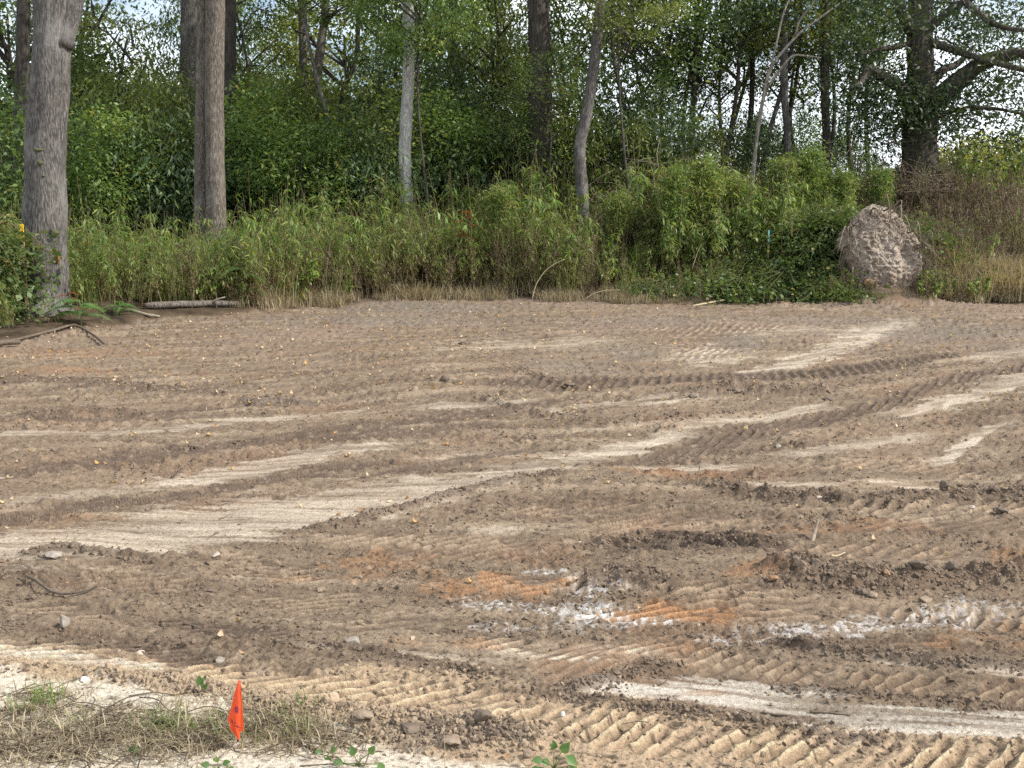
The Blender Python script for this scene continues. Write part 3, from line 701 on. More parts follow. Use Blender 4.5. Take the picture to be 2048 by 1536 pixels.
r, P, R_ = trunk_tree('twin_poplar_tree', 'pale tan double trunk rising from the weeds, two stems pressed together', [(433, 540), (433, 480), (432, 300), (431, 150), (430, 0), (430, -120)], 23.0, [46, 40, 36, 36, 36, 33], M['bark_tan'], ridge=(0.010, 15, 0.8), seg=48, top=3, crown=[('mid1', 1.5, 0, 0, 1.2)])
limb(r, [(402, 540), (404, 470), (405, 300), (407, 150), (409, 0), (409, -120)], 23.2, 23.3, 34, 26, M['bark_tan'], 'stem', seg=36)
trunk_tree('poplar_tree', 'broad pale grey trunk half hidden just behind the tan double trunk', [(378, 480), (379, 300), (382, 120), (385, 0), (386, -100)], 31, [44, 42, 40, 38, 36], M['bark_grey'], seg=32, top=3)
trunk_tree('gum_tree', 'dark trunk with pale blotched foot right of the tan double trunk', [(474, 470), (470, 380), (462, 270), (457, 150), (456, 0), (455, -100)], 28, [44, 36, 28, 28, 30, 30], M['bark_dark'], seg=28, top=3)
trunk_tree('gum_tree', 'dark trunk behind and left of the scarred grey trunk', [(42, 440), (42, 300), (46, 120), (48, -80)], 26, [30, 28, 26, 24], M['bark_dark'], seg=22, top=2)
r, P, R_ = trunk_tree('sapling_tree', 'slender forked tree with bowed stem in front of yellow foliage', [(628, 400), (629, 190), (636, 150), (645, 95), (648, 20), (646, -90)], 34, [20, 19, 19, 17, 15, 13], M['bark_tan'], seg=16, top=2)
limb(r, [(645, 60), (665, 30), (690, 12)], 34, 33.5, 8, 4, M['bark_tan'], seg=7)
limb(r, [(640, 100), (615, 70), (590, 62)], 34, 33.6, 8, 4, M['bark_dark'], seg=7)
trunk_tree('sapling_tree', 'slim straight stem left of the forked tree with yellow foliage behind', [(606, 400), (606, 180), (605, 70), (602, -90)], 34.5, [16, 15, 14, 12], M['bark_tan'], seg=14, top=2)
r, P, R_ = trunk_tree('sapling_tree', 'thin dark stem leaning right, right of the forked tree', [(672, 400), (684, 195), (700, 150), (712, 100), (718, -60)], 33, [13, 12, 11, 9, 8], M['bark_dark'], seg=12, top=2)
limb(r, [(704, 140), (690, 110), (668, 95)], 33, 32.6, 7, 4, M['bark_dark'], seg=7)
trunk_tree('birch_tree', 'sunlit white barked trunk standing in the tall green weeds', [(809, 480), (810, 410), (812, 300), (814, 150), (816, 0), (816, -120)], 26, [27, 26, 24, 23, 22, 20], M['bark_white'], seg=30, top=3, crown=[('mid2', 1.2, 0, 0, 1.0)], ridge=(0.004, 13, 0.7))
trunk_tree('gum_tree', 'grey slim trunk between the white trunk and the thick dark trunk', [(912, 420), (912, 290), (911, 150), (912, -60)], 32, [17, 16, 15, 14], M['bark_grey'], seg=16, top=2)
r, P, R_ = trunk_tree('gum_tree', 'thick dark trunk wrapped in vines left of the curved trunk', [(1084, 450), (1083, 370), (1080, 250), (1078, 100), (1078, 0), (1078, -100)], 27.5, [46, 42, 42, 42, 40, 36], M['bark_dark'], seg=36, top=3)
trunk_tree('curved_tree', 'curved grey trunk bending right as it rises above the weeds', [(1166, 440), (1165, 400), (1161, 330), (1161, 285), (1172, 225), (1184, 160), (1195, 80), (1202, 0), (1206, -110)], 25, [27, 25, 23, 22, 22, 22, 21, 19, 17], M['bark_grey'], seg=28, top=2.5, ridge=(0.004, 11, 1.0))
trunk_tree('sapling_tree', 'thin dark trunk among hanging leaves right of the curved trunk', [(1388, 420), (1388, 250), (1392, 120), (1394, -60)], 30, [13, 12, 11, 10], M['bark_dark'], seg=12, top=2)
trunk_tree('sapling_tree', 'thin dark leaning stem left of the bleached dead tree', [(1478, 420), (1500, 250), (1508, 120), (1510, -60)], 31, [12, 11, 10, 9], M['bark_dark'], seg=12, top=2)
r, P, R_ = trunk_tree('dead_tree', 'bleached bare dead tree leaning right among green leaves', [(1500, 420), (1512, 300), (1528, 190), (1545, 130), (1592, 72), (1640, 38), (1700, -8), (1750, -50)], 26.5, [9, 8, 7, 6, 5, 4, 3, 2], M['dead_wood'], seg=12)
limb(r, [(1532, 180), (1560, 140), (1585, 112), (1612, 112), (1642, 116)], 26.5, 26.0, 6, 3, M['dead_wood'], seg=8)
limb(r, [(1526, 200), (1552, 90), (1566, 30), (1590, -30)], 26.5, 26.8, 5, 3, M['dead_wood'], seg=8)
limb(r, [(1590, 74), (1600, 40), (1625, 8), (1640, -20)], 26.5, 26.3, 5, 2, M['dead_wood'], seg=6)
trunk_tree('gum_tree', 'slim grey trunk right of the bleached dead tree', [(1578, 430), (1576, 300), (1574, 150), (1572, -60)], 29, [17, 15, 14, 13], M['bark_grey'], seg=16, top=2)
trunk_tree('gum_tree', 'straight dark trunk left of the spreading oak', [(1650, 420), (1650, 290), (1650, 150), (1652, -60)], 29.5, [19, 17, 15, 13], M['bark_dark'], seg=18, top=2)

# --- the oak on the bank
oak, P, R_ = trunk_tree('oak_tree', 'massive spreading oak with heavy dark limbs on the bank', [(1843, 345), (1841, 290), (1840, 240), (1840, 200), (1842, 140), (1840, 60), (1842, -40)], 27.5, [74, 64, 62, 68, 50, 46, 44], M['bark_oak'], seg=44, ridge=(0.030, 13, 0.8), group='trees behind the bank', top=2.0)
OL = [([(1850, 225), (1885, 190), (1920, 160), (1962, 128), (2010, 112), (2060, 104), (2150, 96)], 27.4, 26.0, 44, 16),
      ([(1846, 190), (1866, 160), (1888, 138), (1915, 128), (1945, 96)], 27.5, 28.2, 24, 10),
      ([(1862, 84), (1895, 95), (1932, 108), (1985, 124), (2060, 142), (2120, 150)], 27.3, 25.6, 16, 9),
      ([(1832, 205), (1795, 172), (1760, 150), (1738, 138), (1722, 165), (1700, 178)], 27.4, 26.2, 28, 10),
      ([(1820, 86), (1785, 96), (1752, 100), (1715, 112)], 27.4, 26.6, 12, 5),
      ([(1822, 60), (1806, 30), (1795, -10), (1770, -70)], 27.4, 26.8, 26, 14),
      ([(1858, 60), (1900, 20), (1960, -10), (2030, -30)], 27.4, 26.5, 18, 8),
      ([(1870, 235), (1905, 222), (1950, 215), (2010, 220), (2060, 232)], 27.3, 26.2, 11, 5),
      ([(1818, 236), (1800, 250), (1788, 270), (1795, 290)], 27.2, 26.6, 8, 4),
      ([(1930, 5), (1975, 40), (2010, 55), (2060, 62)], 26.8, 26.0, 14, 7)]
for pix, d0, d1, w0, w1 in OL: limb(oak, pix, d0, d1, w0, w1, M['bark_oak'], seg=14)
rng = np.random.default_rng(77)
tips = []
def spray(us, vs, n, d0=25.2, d1=30, su=20, sv=14):
    for _ in range(n):
        t = rng.uniform(0, 1); i = t * (len(us) - 1); k = min(int(i), len(us) - 2); f = i - k
        tips.append(at(us[k] + (us[k + 1] - us[k]) * f + rng.normal(0, su), vs[k] + (vs[k + 1] - vs[k]) * f + rng.normal(0, sv), rng.uniform(d0, d1)))
spray([1690, 1760, 1830], [0, 10, 20], 26, sv=40); spray([1850, 1930, 2100], [10, 20, 20], 34, sv=35)
spray([1700, 1760, 1800], [90, 110, 130], 14); spray([1690, 1750, 1830], [190, 170, 200], 22, sv=20)
spray([1900, 1960, 2100], [70, 90, 90], 16, sv=18); spray([1960, 2030, 2130], [150, 140, 130], 14, su=20, sv=16)
spray([1880, 1960, 2080], [215, 215, 225], 20, sv=18); spray([1690, 1740, 1800], [245, 240, 250], 16, sv=18)
spray([1980, 2030, 2100], [270, 280, 270], 7, sv=22); spray([1820, 1850, 1880], [215, 195, 215], 10, d0=26.3, d1=27, su=14)
spray([1900, 1940, 1990], [160, 190, 170], 5); spray([1780, 1800, 1810], [280, 270, 285], 6, sv=10); spray([1880, 1900, 1920], [260, 255, 250], 5)
tips = np.array(tips) - np.array(oak.location)
mb = MB(); V, F, A = crown_leaves(tips, 105, 0.36, 0.13, rng, 0.35, wr=.36); mb.add(V, F, A)
# upper crown above the view
up = rand_dirs(60, rng) * np.array([4.0, 3.0, 1.6]) + np.array([0, 0, 8.4])
V, F, A = crown_leaves(up, 60, 0.35, 0.2, rng, 0.2); mb.add(V, F, A)
link('crown', mb.mesh('oak_crown', M['leaf_oak']), oak)
bb = MB()
for t in tips[::3]:
    q = t + np.array([rng.normal(0, 0.5), rng.normal(0, 0.3), rng.normal(-0.1, 0.35)])
    add_tube(bb, spline([q, (q + t) / 2 + rng.normal(0, 0.08, 3), t], 5), np.linspace(0.02, 0.006, 5), 4, cap=False)
link('branches', bb.mesh('oak_branches', M['bark_oak']), oak)['kind'] = 'stuff'

# --- leafy trees filling the woods: (u, d, crown centre v, crown key, scale, stretch, label)
WOOD = [
 (20, 30, 160, 'dense0', 1.1, 1.2, 'dark leafy tree at the far left behind the scarred grey trunk'),
 (190, 33, 60, 'loose0', 1.05, 1.1, 'open crowned tree with sky showing through right of the scarred trunk'),
 (270, 30, 170, 'loose1', 0.85, 1.0, 'small tree with drooping leaves left of the broad pale grey trunk'),
 (400, 36, 90, 'dense1', 0.8, 1.3, 'dark tree behind the broad pale grey trunk'),
 (480, 33, 90, 'dense2', 0.75, 1.4, 'dark leafy tree right of the blotched dark trunk'),
 (550, 38, 250, 'mid0', 0.9, 0.8, 'mid green tree behind the slim straight stem'),
 (600, 35, -20, 'loose2', 0.9, 0.7, 'leafy top hanging above the forked slender tree'),
 (790, 31, 110, 'dense0', 0.75, 1.4, 'dark leafy tree directly left of the white trunk'),
 (850, 25, -10, 'mid1', 0.72, 0.8, 'mid green tree hanging over the top of the white trunk'),
 (900, 35, 190, 'dense1', 1.15, 1.1, 'dark tree behind the grey slim trunk'),
 (985, 32, 90, 'loose1', 0.95, 1.15, 'thin leafed tree with bright gaps left of the vine wrapped trunk'),
 (1010, 38, 30, 'dense2', 1.1, 1.0, 'dark tree top beyond the vine wrapped trunk'),
 (1092, 26.2, 190, 'loose2', 0.55, 0.9, 'small leafy tree in front of the vine wrapped trunk'),
 (1130, 31, 150, 'loose1', 0.9, 1.2, 'leafy tree between the vine wrapped trunk and the curved trunk'),
 (1255, 24.6, 20, 'loose1', 0.6, 0.7, 'leafy branchy tree hanging just right of the curved trunk top'),
 (1745, 34, -10, 'dense1', 0.9, 0.8, 'dark crown behind the oak on its left'),
 (1730, 32, 90, 'loose2', 0.6, 0.9, 'drooping tree just left of the oak trunk'),
 (1570, 29.5, -30, 'dense2', 0.8, 0.8, 'olive crown hanging above the bleached dead tree'),
 (1450, 29, -10, 'dense1', 0.8, 0.8, 'blue green crown above the thin dark trunk'),
 (650, 28, -40, 'mid2', 0.7, 0.6, 'green leafy crown hanging over the forked tree'),
 (1265, 28, 60, 'dense0', 0.95, 1.0, 'tree with hanging leaves right of the curved trunk top'),
 (1330, 32, 10, 'dense1', 1.0, 1.0, 'dark high crown above the hanging leaf tree'),
 (1400, 30, 80, 'loose2', 0.9, 1.0, 'dark leafy tree around the thin dark trunk'),
 (1490, 33, 20, 'loose0', 0.95, 1.0, 'dark crown above the leaning stem'),
 (1570, 31, 70, 'loose1', 0.8, 1.0, 'leafy tree behind the bleached dead tree'),
 (1660, 32, 50, 'loose0', 0.9, 1.0, 'dark leafy tree around the straight trunk left of the oak'),
 (1300, 31, 165, 'loose0', 0.75, 0.8, 'small open tree with sky behind it right of the curved trunk'),
 (1440, 32, 150, 'loose1', 0.65, 0.8, 'small airy tree between the thin dark trunk and the leaning stem'),
 (1610, 33, 160, 'loose2', 0.65, 0.8, 'small drooping tree between the slim grey trunk and the straight dark trunk'),
 (50, 40, 80, 'dense2', 1.25, 1.2, 'far dark tree behind the scarred grey trunk'),
 (450, 42, 110, 'dense1', 0.9, 1.4, 'far dark tree behind the tan double trunk'),
 (880, 44, 140, 'dense0', 1.3, 1.2, 'far dark tree behind the white trunk'),
 (1180, 44, 20, 'loose0', 1.2, 0.9, 'far open tree behind the curved trunk'),
]
for i, (u, d, v, key, s, sz, lab) in enumerate(WOOD):
    c = at(u, v, d); gz = float(terrain(c[0], c[1]))
    root = empty('woodland_tree', (c[0], c[1], gz), lab, 'tree', 'leafy trees in the woods')
    add_crown(root, key, c[2] - gz, 0, 0, s, sz=sz)
    top = c[2] - gz + 1.5 * s
    n = 8; zz = np.linspace(-0.1, top, n)
    wob = (0.35 if d < 27 else 1) * np.array([1, 1, 0]) * np.stack([(0.22 + .1 * (i % 3)) * np.sin(zz * 0.7 + i) + .05 * zz * math.cos(i * 2.1), 0.2 * np.cos(zz * 0.6 + i), zz], 1) + np.stack([0 * zz, 0 * zz, zz], 1)
    add_trunk(root, wob + np.array(root.location), np.linspace(0.075, 0.03, n) * (0.45 if d < 27 else 1), M['bark_grey' if i % 2 else 'bark_dark'], 9, seed=i)
for (u, d, v, key, s, sz, lab) in [(690, 43, 130, 'yellow0', 1.25, 1.1, 'sunlit yellow green tree glowing through the gap behind the forked tree'),
                                  (595, 45, 170, 'yellow0', 0.9, 0.8, 'yellow green tree beyond the slim straight stem'),
                                  (240, 50, 190, 'yellow0', 0.9, 0.6, 'pale green tree in the gap right of the scarred trunk')]:
    c = at(u, v, d); gz = float(terrain(c[0], c[1]))
    root = empty('yellow_tree', (c[0], c[1], gz), lab, 'tree', 'sunlit trees beyond the woods')
    add_crown(root, key, c[2] - gz, 0, 0, s, sz=sz)
    add_trunk(root, np.array([[0, 0, -0.1], [0.1, 0, 2], [0, 0, c[2] - gz + 1]]) + np.array(root.location), [0.14, 0.1, 0.05], M['bark_dark'], 9, seed=3)

# --- shrubs under the trees
SHRUBS = [
 (10, 24, 330, 'dshrub0', 1.2, 'dark shrub at the left edge behind the scarred trunk'),
 (190, 25, 320, 'shrub0', 1.1, 'green shrub just right of the scarred trunk'),
 (290, 27, 250, 'shrub1', 1.3, 'tall green shrub between the scarred trunk and the double trunk'),
 (340, 26, 330, 'dshrub1', 1.2, 'dark shrub left of the double trunk'),
 (240, 29, 300, 'dshrub2', 1.4, 'dark shrub deep between the scarred and double trunks'),
 (530, 27, 300, 'shrub2', 1.35, 'bright green shrub right of the blotched dark trunk'),
 (600, 26, 345, 'shrub0', 1.1, 'low green shrub in front of the forked tree'),
 (570, 29, 230, 'shrub1', 1.2, 'green shrub halfway up right of the blotched dark trunk'),
 (690, 27, 350, 'dshrub0', 1.15, 'blackish green shrub below the forked tree'),
 (660, 29, 290, 'dshrub1', 1.1, 'dark shrub at the foot of the yellow foliage'),
 (750, 28, 280, 'dshrub2', 1.3, 'dark shrub left of the white trunk'),
 (770, 27, 350, 'dshrub1', 1.0, 'low dark shrub at the foot of the white trunk'),
 (870, 27.5, 290, 'shrub2', 1.1, 'green shrub right of the white trunk'),
 (910, 29, 340, 'dshrub0', 1.2, 'dark shrub behind the rusty dead fern'),
 (980, 28, 330, 'dshrub1', 1.2, 'dark shrub left of the vine wrapped trunk'),
 (1040, 29, 250, 'dshrub2', 1.1, 'leafy dark shrub climbing beside the vine wrapped trunk'),
 (1110, 28.5, 320, 'dshrub0', 1.2, 'dark shrub between the vine wrapped and curved trunks'),
 (1220, 27, 310, 'shrub1', 1.0, 'thin green shrub right of the curved trunk'),
 (1300, 28, 270, 'dshrub1', 1.1, 'black green shrub against the sky right of the curved trunk'),
 (1340, 28.5, 320, 'dshrub2', 1.2, 'dark shrub above the dry brush pile'),
 (1550, 30, 290, 'dshrub1', 0.8, 'small dark shrub right of the dead tree foot'),
 (1480, 33, 285, 'shrub1', 0.9, 'thin green shrub closing the gap at the dead tree foot'),
 (1610, 34, 290, 'shrub2', 0.9, 'thin green shrub between the slim grey and straight dark trunks'),
 (1715, 33, 285, 'dshrub1', 0.7, 'small dark shrub left of the oak foot'),
 (150, 31, 210, 'dshrub0', 1.5, 'dark tall shrub behind the gap right of the scarred trunk'),
 (450, 30, 300, 'dshrub2', 1.3, 'dark shrub behind the blotched dark trunk'),
 (845, 31, 220, 'dshrub1', 1.4, 'dark tall shrub behind the white trunk'),
]
for i, (u, d, v, key, s, lab) in enumerate(SHRUBS):
    c = at(u, v, d); gz = float(terrain(c[0], c[1])); h = max(c[2] - gz, 0.6)
    root = empty('shrub', (c[0], c[1], gz), lab, 'shrub', 'shrubs under the trees')
    o = add_crown(root, key, h, 0, 0, s, branches=False); o.name = 'foliage'
    bb = MB()
    for k in range(6):
        a = k * 1.05 + i
        tip = np.array([math.cos(a) * 0.6 * s, math.sin(a) * 0.6 * s, h + 0.4 * s])
        add_tube(bb, spline([np.array([math.cos(a) * 0.08, math.sin(a) * 0.08, -0.05]), tip * np.array([.3, .3, .5]), tip], 6), np.linspace(0.025, 0.008, 6), 5)
    link('stems', bb.mesh('stems', M['bark_dark']), root)
FILL = [(-20, 33, 340, 1.7, 'far left'), (70, 34, 350, 1.6, 'scarred trunk'), (160, 34, 340, 1.7, 'gap right of the scarred trunk'), (250, 34, 350, 1.6, 'gap left of the pale grey trunk'), (330, 35, 330, 1.8, 'broad pale grey trunk'),
        (420, 34, 330, 1.8, 'tan double trunk'), (500, 33, 330, 1.7, 'blotched dark trunk'), (580, 34, 330, 1.6, 'slim straight stem'), (660, 34, 340, 1.5, 'forked tree'), (740, 33, 330, 1.7, 'gap left of the white trunk'),
        (820, 34, 300, 1.8, 'white trunk'), (900, 34, 310, 1.7, 'grey slim trunk'), (980, 34, 330, 1.6, 'gap left of the vine wrapped trunk'), (1060, 33, 340, 1.5, 'vine wrapped trunk'), (1150, 33, 350, 1.4, 'curved trunk'),
        (220, 27, 365, 1.2, 'tall weeds right of the scarred trunk'), (330, 28, 370, 1.2, 'tall weeds left of the double trunk'), (560, 28, 385, 1.1, 'tall weeds right of the double trunk'), (640, 28.5, 390, 1.1, 'tall weeds left of the white trunk')]
for i, (u, d, v, s, lab) in enumerate(FILL):
    c = at(u, v, d); gz = float(terrain(c[0], c[1])); h = max(c[2] - gz, 0.8)
    root = empty('bush', (c[0], c[1], gz), 'leafy understory bush deep in the shade behind the ' + lab, 'bush', 'bushes deep in the woods')
    o = add_crown(root, ('dshrub%d' if i < 15 else 'shrub%d') % (i % 3), h, 0, 0, s, branches=False, sz=1.15); o.name = 'foliage'
    bb = MB()
    for k in range(5):
        a = k * 1.3 + i; add_tube(bb, spline([[math.cos(a) * .1, math.sin(a) * .1, -.05], [math.cos(a) * .3, math.sin(a) * .3, h * .5], [math.cos(a) * .8, math.sin(a) * .8, h + .4]], 6), np.linspace(.03, .01, 6), 5)
    link('stems', bb.mesh('stems', M['bark_dark']), root)
wr_ = np.random.default_rng(9)
CL = []
for k in range(3):
    mb = MB(); V, F, A = crown_leaves(rand_dirs(14, wr_) * 0.6, 40, .3, .26, wr_); mb.add(V, F, A); CL.append(mb.mesh('leaf_clump', M['leaf_mid' if k == 2 else 'leaf_dark']))
n = 700; x_ = wr_.uniform(-32, 4, n); y_ = wr_.uniform(46, 58, n); hh_ = wr_.uniform(0, 1, n) ** 1.1 * (5.6 - 3.6 * sstep(-6, 4, x_))
scatter('distant_woods', np.stack([x_, y_, terrain(x_, y_) + hh_], 1), wr_.uniform(0, 6.28, (n, 3)), wr_.uniform(.9, 1.8, n), wr_.integers(0, 3, n), CL, 'unbroken mass of leaves far back in the woods')
for i, (u, d, v, s, lab) in enumerate([(1990, 36, 352, 1.0, 'pale yellow green thicket beyond the bank at the right edge'), (2090, 37, 356, 1.1, 'pale yellow green thicket just past the right edge'), (1900, 38, 356, 0.8, 'pale yellow green thicket beyond the oak foot')]):
    c = at(u, v, d); gz = float(terrain(c[0], c[1])); root = empty('shrub', (c[0], c[1], gz), lab, 'shrub', 'pale thickets beyond the bank')
    o = add_crown(root, 'yellow1', c[2] - gz, 0, 0, s, branches=False); o.name = 'foliage'
    bb = MB()
    for k in range(5): add_tube(bb, [np.array([0.1 * k, 0, -0.1]), np.array([0.4 * k - 0.8, 0.1, c[2] - gz + 0.5])], [0.03, 0.01], 5)
    link('stems', bb.mesh('stems', M['bark_dark']), root)

# ------------------------------------------------------------------ weeds
def weed_mesh(name, seed, h, nl, L, W, mat, brown=0.45, lean=0.15, branchy=5, drop=0.5, spread=0.10):
    rng = np.random.default_rng(seed); mb = MB()
    base = np.zeros(3); tip = np.array([rng.normal(0, lean), rng.normal(0, lean), h])
    mid = tip * 0.5 + np.array([rng.normal(0, 0.04), rng.normal(0, 0.04), 0])
    S = spline([base, mid, tip], 8); add_tube(mb, S, np.linspace(0.007, 0.002, 8), 3, 0.78, cap=False)
    lines = [S]
    for k in range(branchy):
        t = rng.uniform(0.3, 0.85); p = S[int(t * 7)]; a = rng.uniform(0, 6.28); l = rng.uniform(0.2, 0.42) * h * (1.05 - t)
        e = p + np.array([math.cos(a) * l * 0.5, math.sin(a) * l * 0.5, l * 0.9])
        Bp = spline([p, (p + e) / 2 + np.array([math.cos(a), math.sin(a), 0]) * 0.03, e], 5); add_tube(mb, Bp, np.linspace(0.004, 0.0015, 5), 3, 0.75, cap=False); lines.append(Bp)
    Ps = []
    for _ in range(nl):
        ln = lines[rng.integers(0, len(lines))]; i = rng.uniform(0.12 if ln is S else 0, 1) * (len(ln) - 1); k = min(int(i), len(ln) - 2)
        Ps.append(ln[k] + (ln[k + 1] - ln[k]) * (i - k))
    Ps = np.array(Ps); a = rng.uniform(0, 6.28, nl)
    D = np.stack([np.cos(a), np.sin(a), rng.normal(-drop, 0.45, nl)], 1)
    Nn = np.stack([rng.normal(0, .3, nl), rng.normal(0, .3, nl), np.ones(nl)], 1)
    l = L * rng.uniform(0.6, 1.3, nl)
    V, F = leaves(Ps, D, unit(Nn), l, W * l / L * rng.uniform(0.8, 1.2, nl), 0.25)
    hz = Ps[:, 2] / h
    A = np.clip(0.28 + rng.normal(0, 0.14, nl) + 2.2 * brown * np.clip(0.58 - hz, 0, 1) + np.where(rng.uniform(size=nl) < 0.06, 0.3, 0), 0, 1)
    mb.add(V, F, A); return mb.mesh(name, mat)
def grass_mesh(name, seed, h, n, mat, w=0.008, spread=0.12, bend=0.5, a0=0.4, curl=0.0):
    rng = np.random.default_rng(seed); mb = MB()
    for _ in range(n):
        a = rng.uniform(0, 6.28); hh = h * rng.uniform(0.45, 1.1); b_ = bend * rng.uniform(0.2, 1.3)
        p0 = np.array([rng.normal(0, spread), rng.normal(0, spread), -0.01])
        d = np.array([math.cos(a), math.sin(a), 0]); s = np.array([-d[1], d[0], 0]) * w * rng.uniform(.6, 1.2)
        t = np.linspace(0, 1, 5)[:, None]
        c = p0 + d * (b_ * hh * t ** 1.8) + np.array([0, 0, 1]) * hh * (t - (0.35 + curl) * b_ * t ** 2.4)
        wd = (1 - t ** 2 * 0.95)
        V = np.concatenate([c - s * wd, c + s * wd]); j = np.arange(4)
        mb.add(V, np.stack([j, j + 1, j + 6, j + 5], 1), np.clip(a0 + rng.normal(0, .18), 0, 1))
    return mb.mesh(name, mat)
WV = []
for k in range(5): WV.append(weed_mesh('tall_weed', 700 + k, 1.35, 95, 0.12, 0.022, M['weed'], 0.5))
for k in range(3): WV.append(weed_mesh('dry_weed', 720 + k, 1.1, 60, 0.07, 0.012, M['weed'], 1.1, branchy=9))
for k in range(2): WV.append(grass_mesh('tall_grass', 730 + k, 1.0, 45, M['weed'], 0.009, 0.10, 0.45, 0.45))
for k in range(2): WV.append(weed_mesh('broad_weed', 740 + k, 0.9, 90, 0.11, 0.045, M['weed'], 0.25, branchy=8))
WV.append(grass_mesh('dry_tuft', 750, 0.42, 50, M['dry'], 0.006, 0.14, 0.7, 0.45))          # 12
WV.append(weed_mesh('brown_weed', 751, 1.0, 110, 0.06, 0.012, M['deadbrush'], 0.3, branchy=14, lean=0.25))  # 13
WV.append(grass_mesh('tan_grass', 752, 0.9, 70, M['dry'], 0.007, 0.12, 0.9, 0.6, 0.25))       # 14
rng = np.random.default_rng(5)
def field(n, x0, x1, t0, t1, idxs, s0, s1, probs=None, dens=None):
    x = rng.uniform(x0, x1, n); t = t0 + (t1 - t0) * rng.uniform(0, 1, n) ** 1.0; y = edge_y(x) + t
    if dens is not None:
        k = rng.uniform(size=n) < dens(x, y, t); x, y, t = x[k], y[k], t[k]
    n = len(x); z = terrain(x, y)
    return x, y, z, rng.choice(idxs, n, p=probs), rng.uniform(s0, s1, n)
parts = []
hmul = lambda x: 1.0
# main belt
parts.append(field(3300, -12, 14, 0.35, 5.0, list(range(10)), 0.75, 1.25, [.10, .10, .10, .10, .10, .13, .12, .12, .05, .08]))
parts.append(field(1500, -12, 14, 0.15, 1.7, [5, 6, 7, 5, 6, 7, 13, 10], 0.5, 0.95))
parts.append(field(900, -12, 14, 5, 10, [0, 1, 2, 3, 4, 8, 10, 11], 0.8, 1.3))
parts.append(field(700, 3.2, 11, 3.0, 7.0, [0, 1, 2, 3, 4, 8, 9, 11], 0.8, 1.2))
# dry fringe along the soil
parts.append(field(700, -5.5, 3.8, -0.15, 0.75, [12], 0.25, 0.75, dens=lambda x, y, t: perlin(x * 1.6, y * 1.6, 44) > 0.12))
parts.append(field(500, -12, 14, 0.0, 0.6, [12, 12, 5, 13], 0.35, 0.7))
xs = np.concatenate([p[0] for p in parts]); yz = np.concatenate([p[1] for p in parts]); zz = np.concatenate([p[2] for p in parts]); ix = np.concatenate([p[3] for p in parts]); ss = np.concatenate([p[4] for p in parts])
# heights follow the belt: lower at left and in the hollow right of centre
lowp = 0.72 + 0.28 * sstep(-6.0, -3.0, xs)
hollow = 1 - 0.62 * np.exp(-((xs - 3.3) / 1.6) ** 2) * (1 - sstep(1.5, 3.2, yz - edge_y(xs))) - 0.45 * np.exp(-((xs - 6.6) / 1.8) ** 2) * (1 - sstep(1.0, 3.0, yz - edge_y(xs)))
ss = (1.55 - 0.62 * sstep(4.0, 6.5, xs)) * ss * lowp * hollow * (0.92 + 0.34 * perlin(xs * 0.8, yz * 0.8, 66) + 0.2 * perlin(xs * 2.4, yz * 2.4, 67))
# brown brush and tan grass at right replace greens there
tR = yz - edge_y(xs)
fr_ = (tR < 1.5) & (xs > -6.5) & (xs < 5) & (ix != 12) & (rng.uniform(size=len(xs)) < 0.68); ix[fr_] = rng.choice([5, 6, 7, 5, 6, 7, 13], fr_.sum())
br = (xs > 7.7) & (tR > 0.4) & (tR < 5.0) & (rng.uniform(size=len(xs)) < 0.93); ix[br] = 13
tn = (xs > 8.3) & (tR < 1.4) & (rng.uniform(size=len(xs)) < 0.8); ix[tn] = 14
keep = ~((np.abs(xs - 7.2) < 0.85) & (tR > -0.3) & (tR < 1.3)) & ~((xs < -6.6) & (tR < 0.9))
keep &= ~((np.abs(xs - 2.9) < 0.9) & (tR > 0.4) & (tR < 1.6) & (rng.uniform(size=len(xs)) < 0.7))
wu = plan(xs, yz)[0]; lgy = np.interp(wu, [280, 490], [flat(280, 640)[1], flat(490, 628)[1]]); keep &= ~((wu > 262) & (wu < 500) & (yz < lgy + 0.22)); keep &= ~((yz < 17.7) & (wu > 30) & (wu < 330) & (rng.uniform(size=len(xs)) < 0.9))
xs, yz, zz, ix, ss = xs[keep], yz[keep], zz[keep], ix[keep], ss[keep]
ss = np.where((yz < 18.0) & (xs < -5), ss * 0.55, ss)
ex_ = []
for _ in range(150):
    a = rng.uniform(0, 1); u_ = 1690 + 165 * a + rng.normal(0, 8); q = at(u_, 600, rng.uniform(20.75, 21.3)); ex_.append((q[0], q[1], 0, 13 if rng.uniform() < .6 else 12, rng.uniform(.16, .42)))
for _ in range(120):
    q = at(rng.uniform(1845, 1960), 600, rng.uniform(21.2, 22.3)); ex_.append((q[0], q[1], 0, int(rng.choice([13, 14, 13, 10])), rng.uniform(.4, .8)))
for _ in range(60):
    q = at(rng.uniform(1690, 1850), 600, rng.uniform(22.6, 23.3)); ex_.append((q[0], q[1], 0, int(rng.choice([13, 0, 2, 10])), rng.uniform(.35, .6)))
for _ in range(90):
    q = at(rng.uniform(1600, 1700), 600, rng.uniform(22.6, 23.6)); ex_.append((q[0], q[1], 0, int(rng.choice([0, 1, 2, 3, 10, 5])), rng.uniform(.5, .9)))
for _ in range(110):
    q = at(rng.uniform(1840, 1990), 600, rng.uniform(22.2, 23.6)); ex_.append((q[0], q[1], 0, int(rng.choice([13, 13, 14, 13, 6])), rng.uniform(.6, 1.0)))
for _ in range(200):
    q = at(rng.uniform(1310, 1580), 600, rng.uniform(23.0, 25.2)); ex_.append((q[0], q[1], 0, int(rng.choice([0, 1, 2, 3, 4, 11])), rng.uniform(1.0, 1.5)))
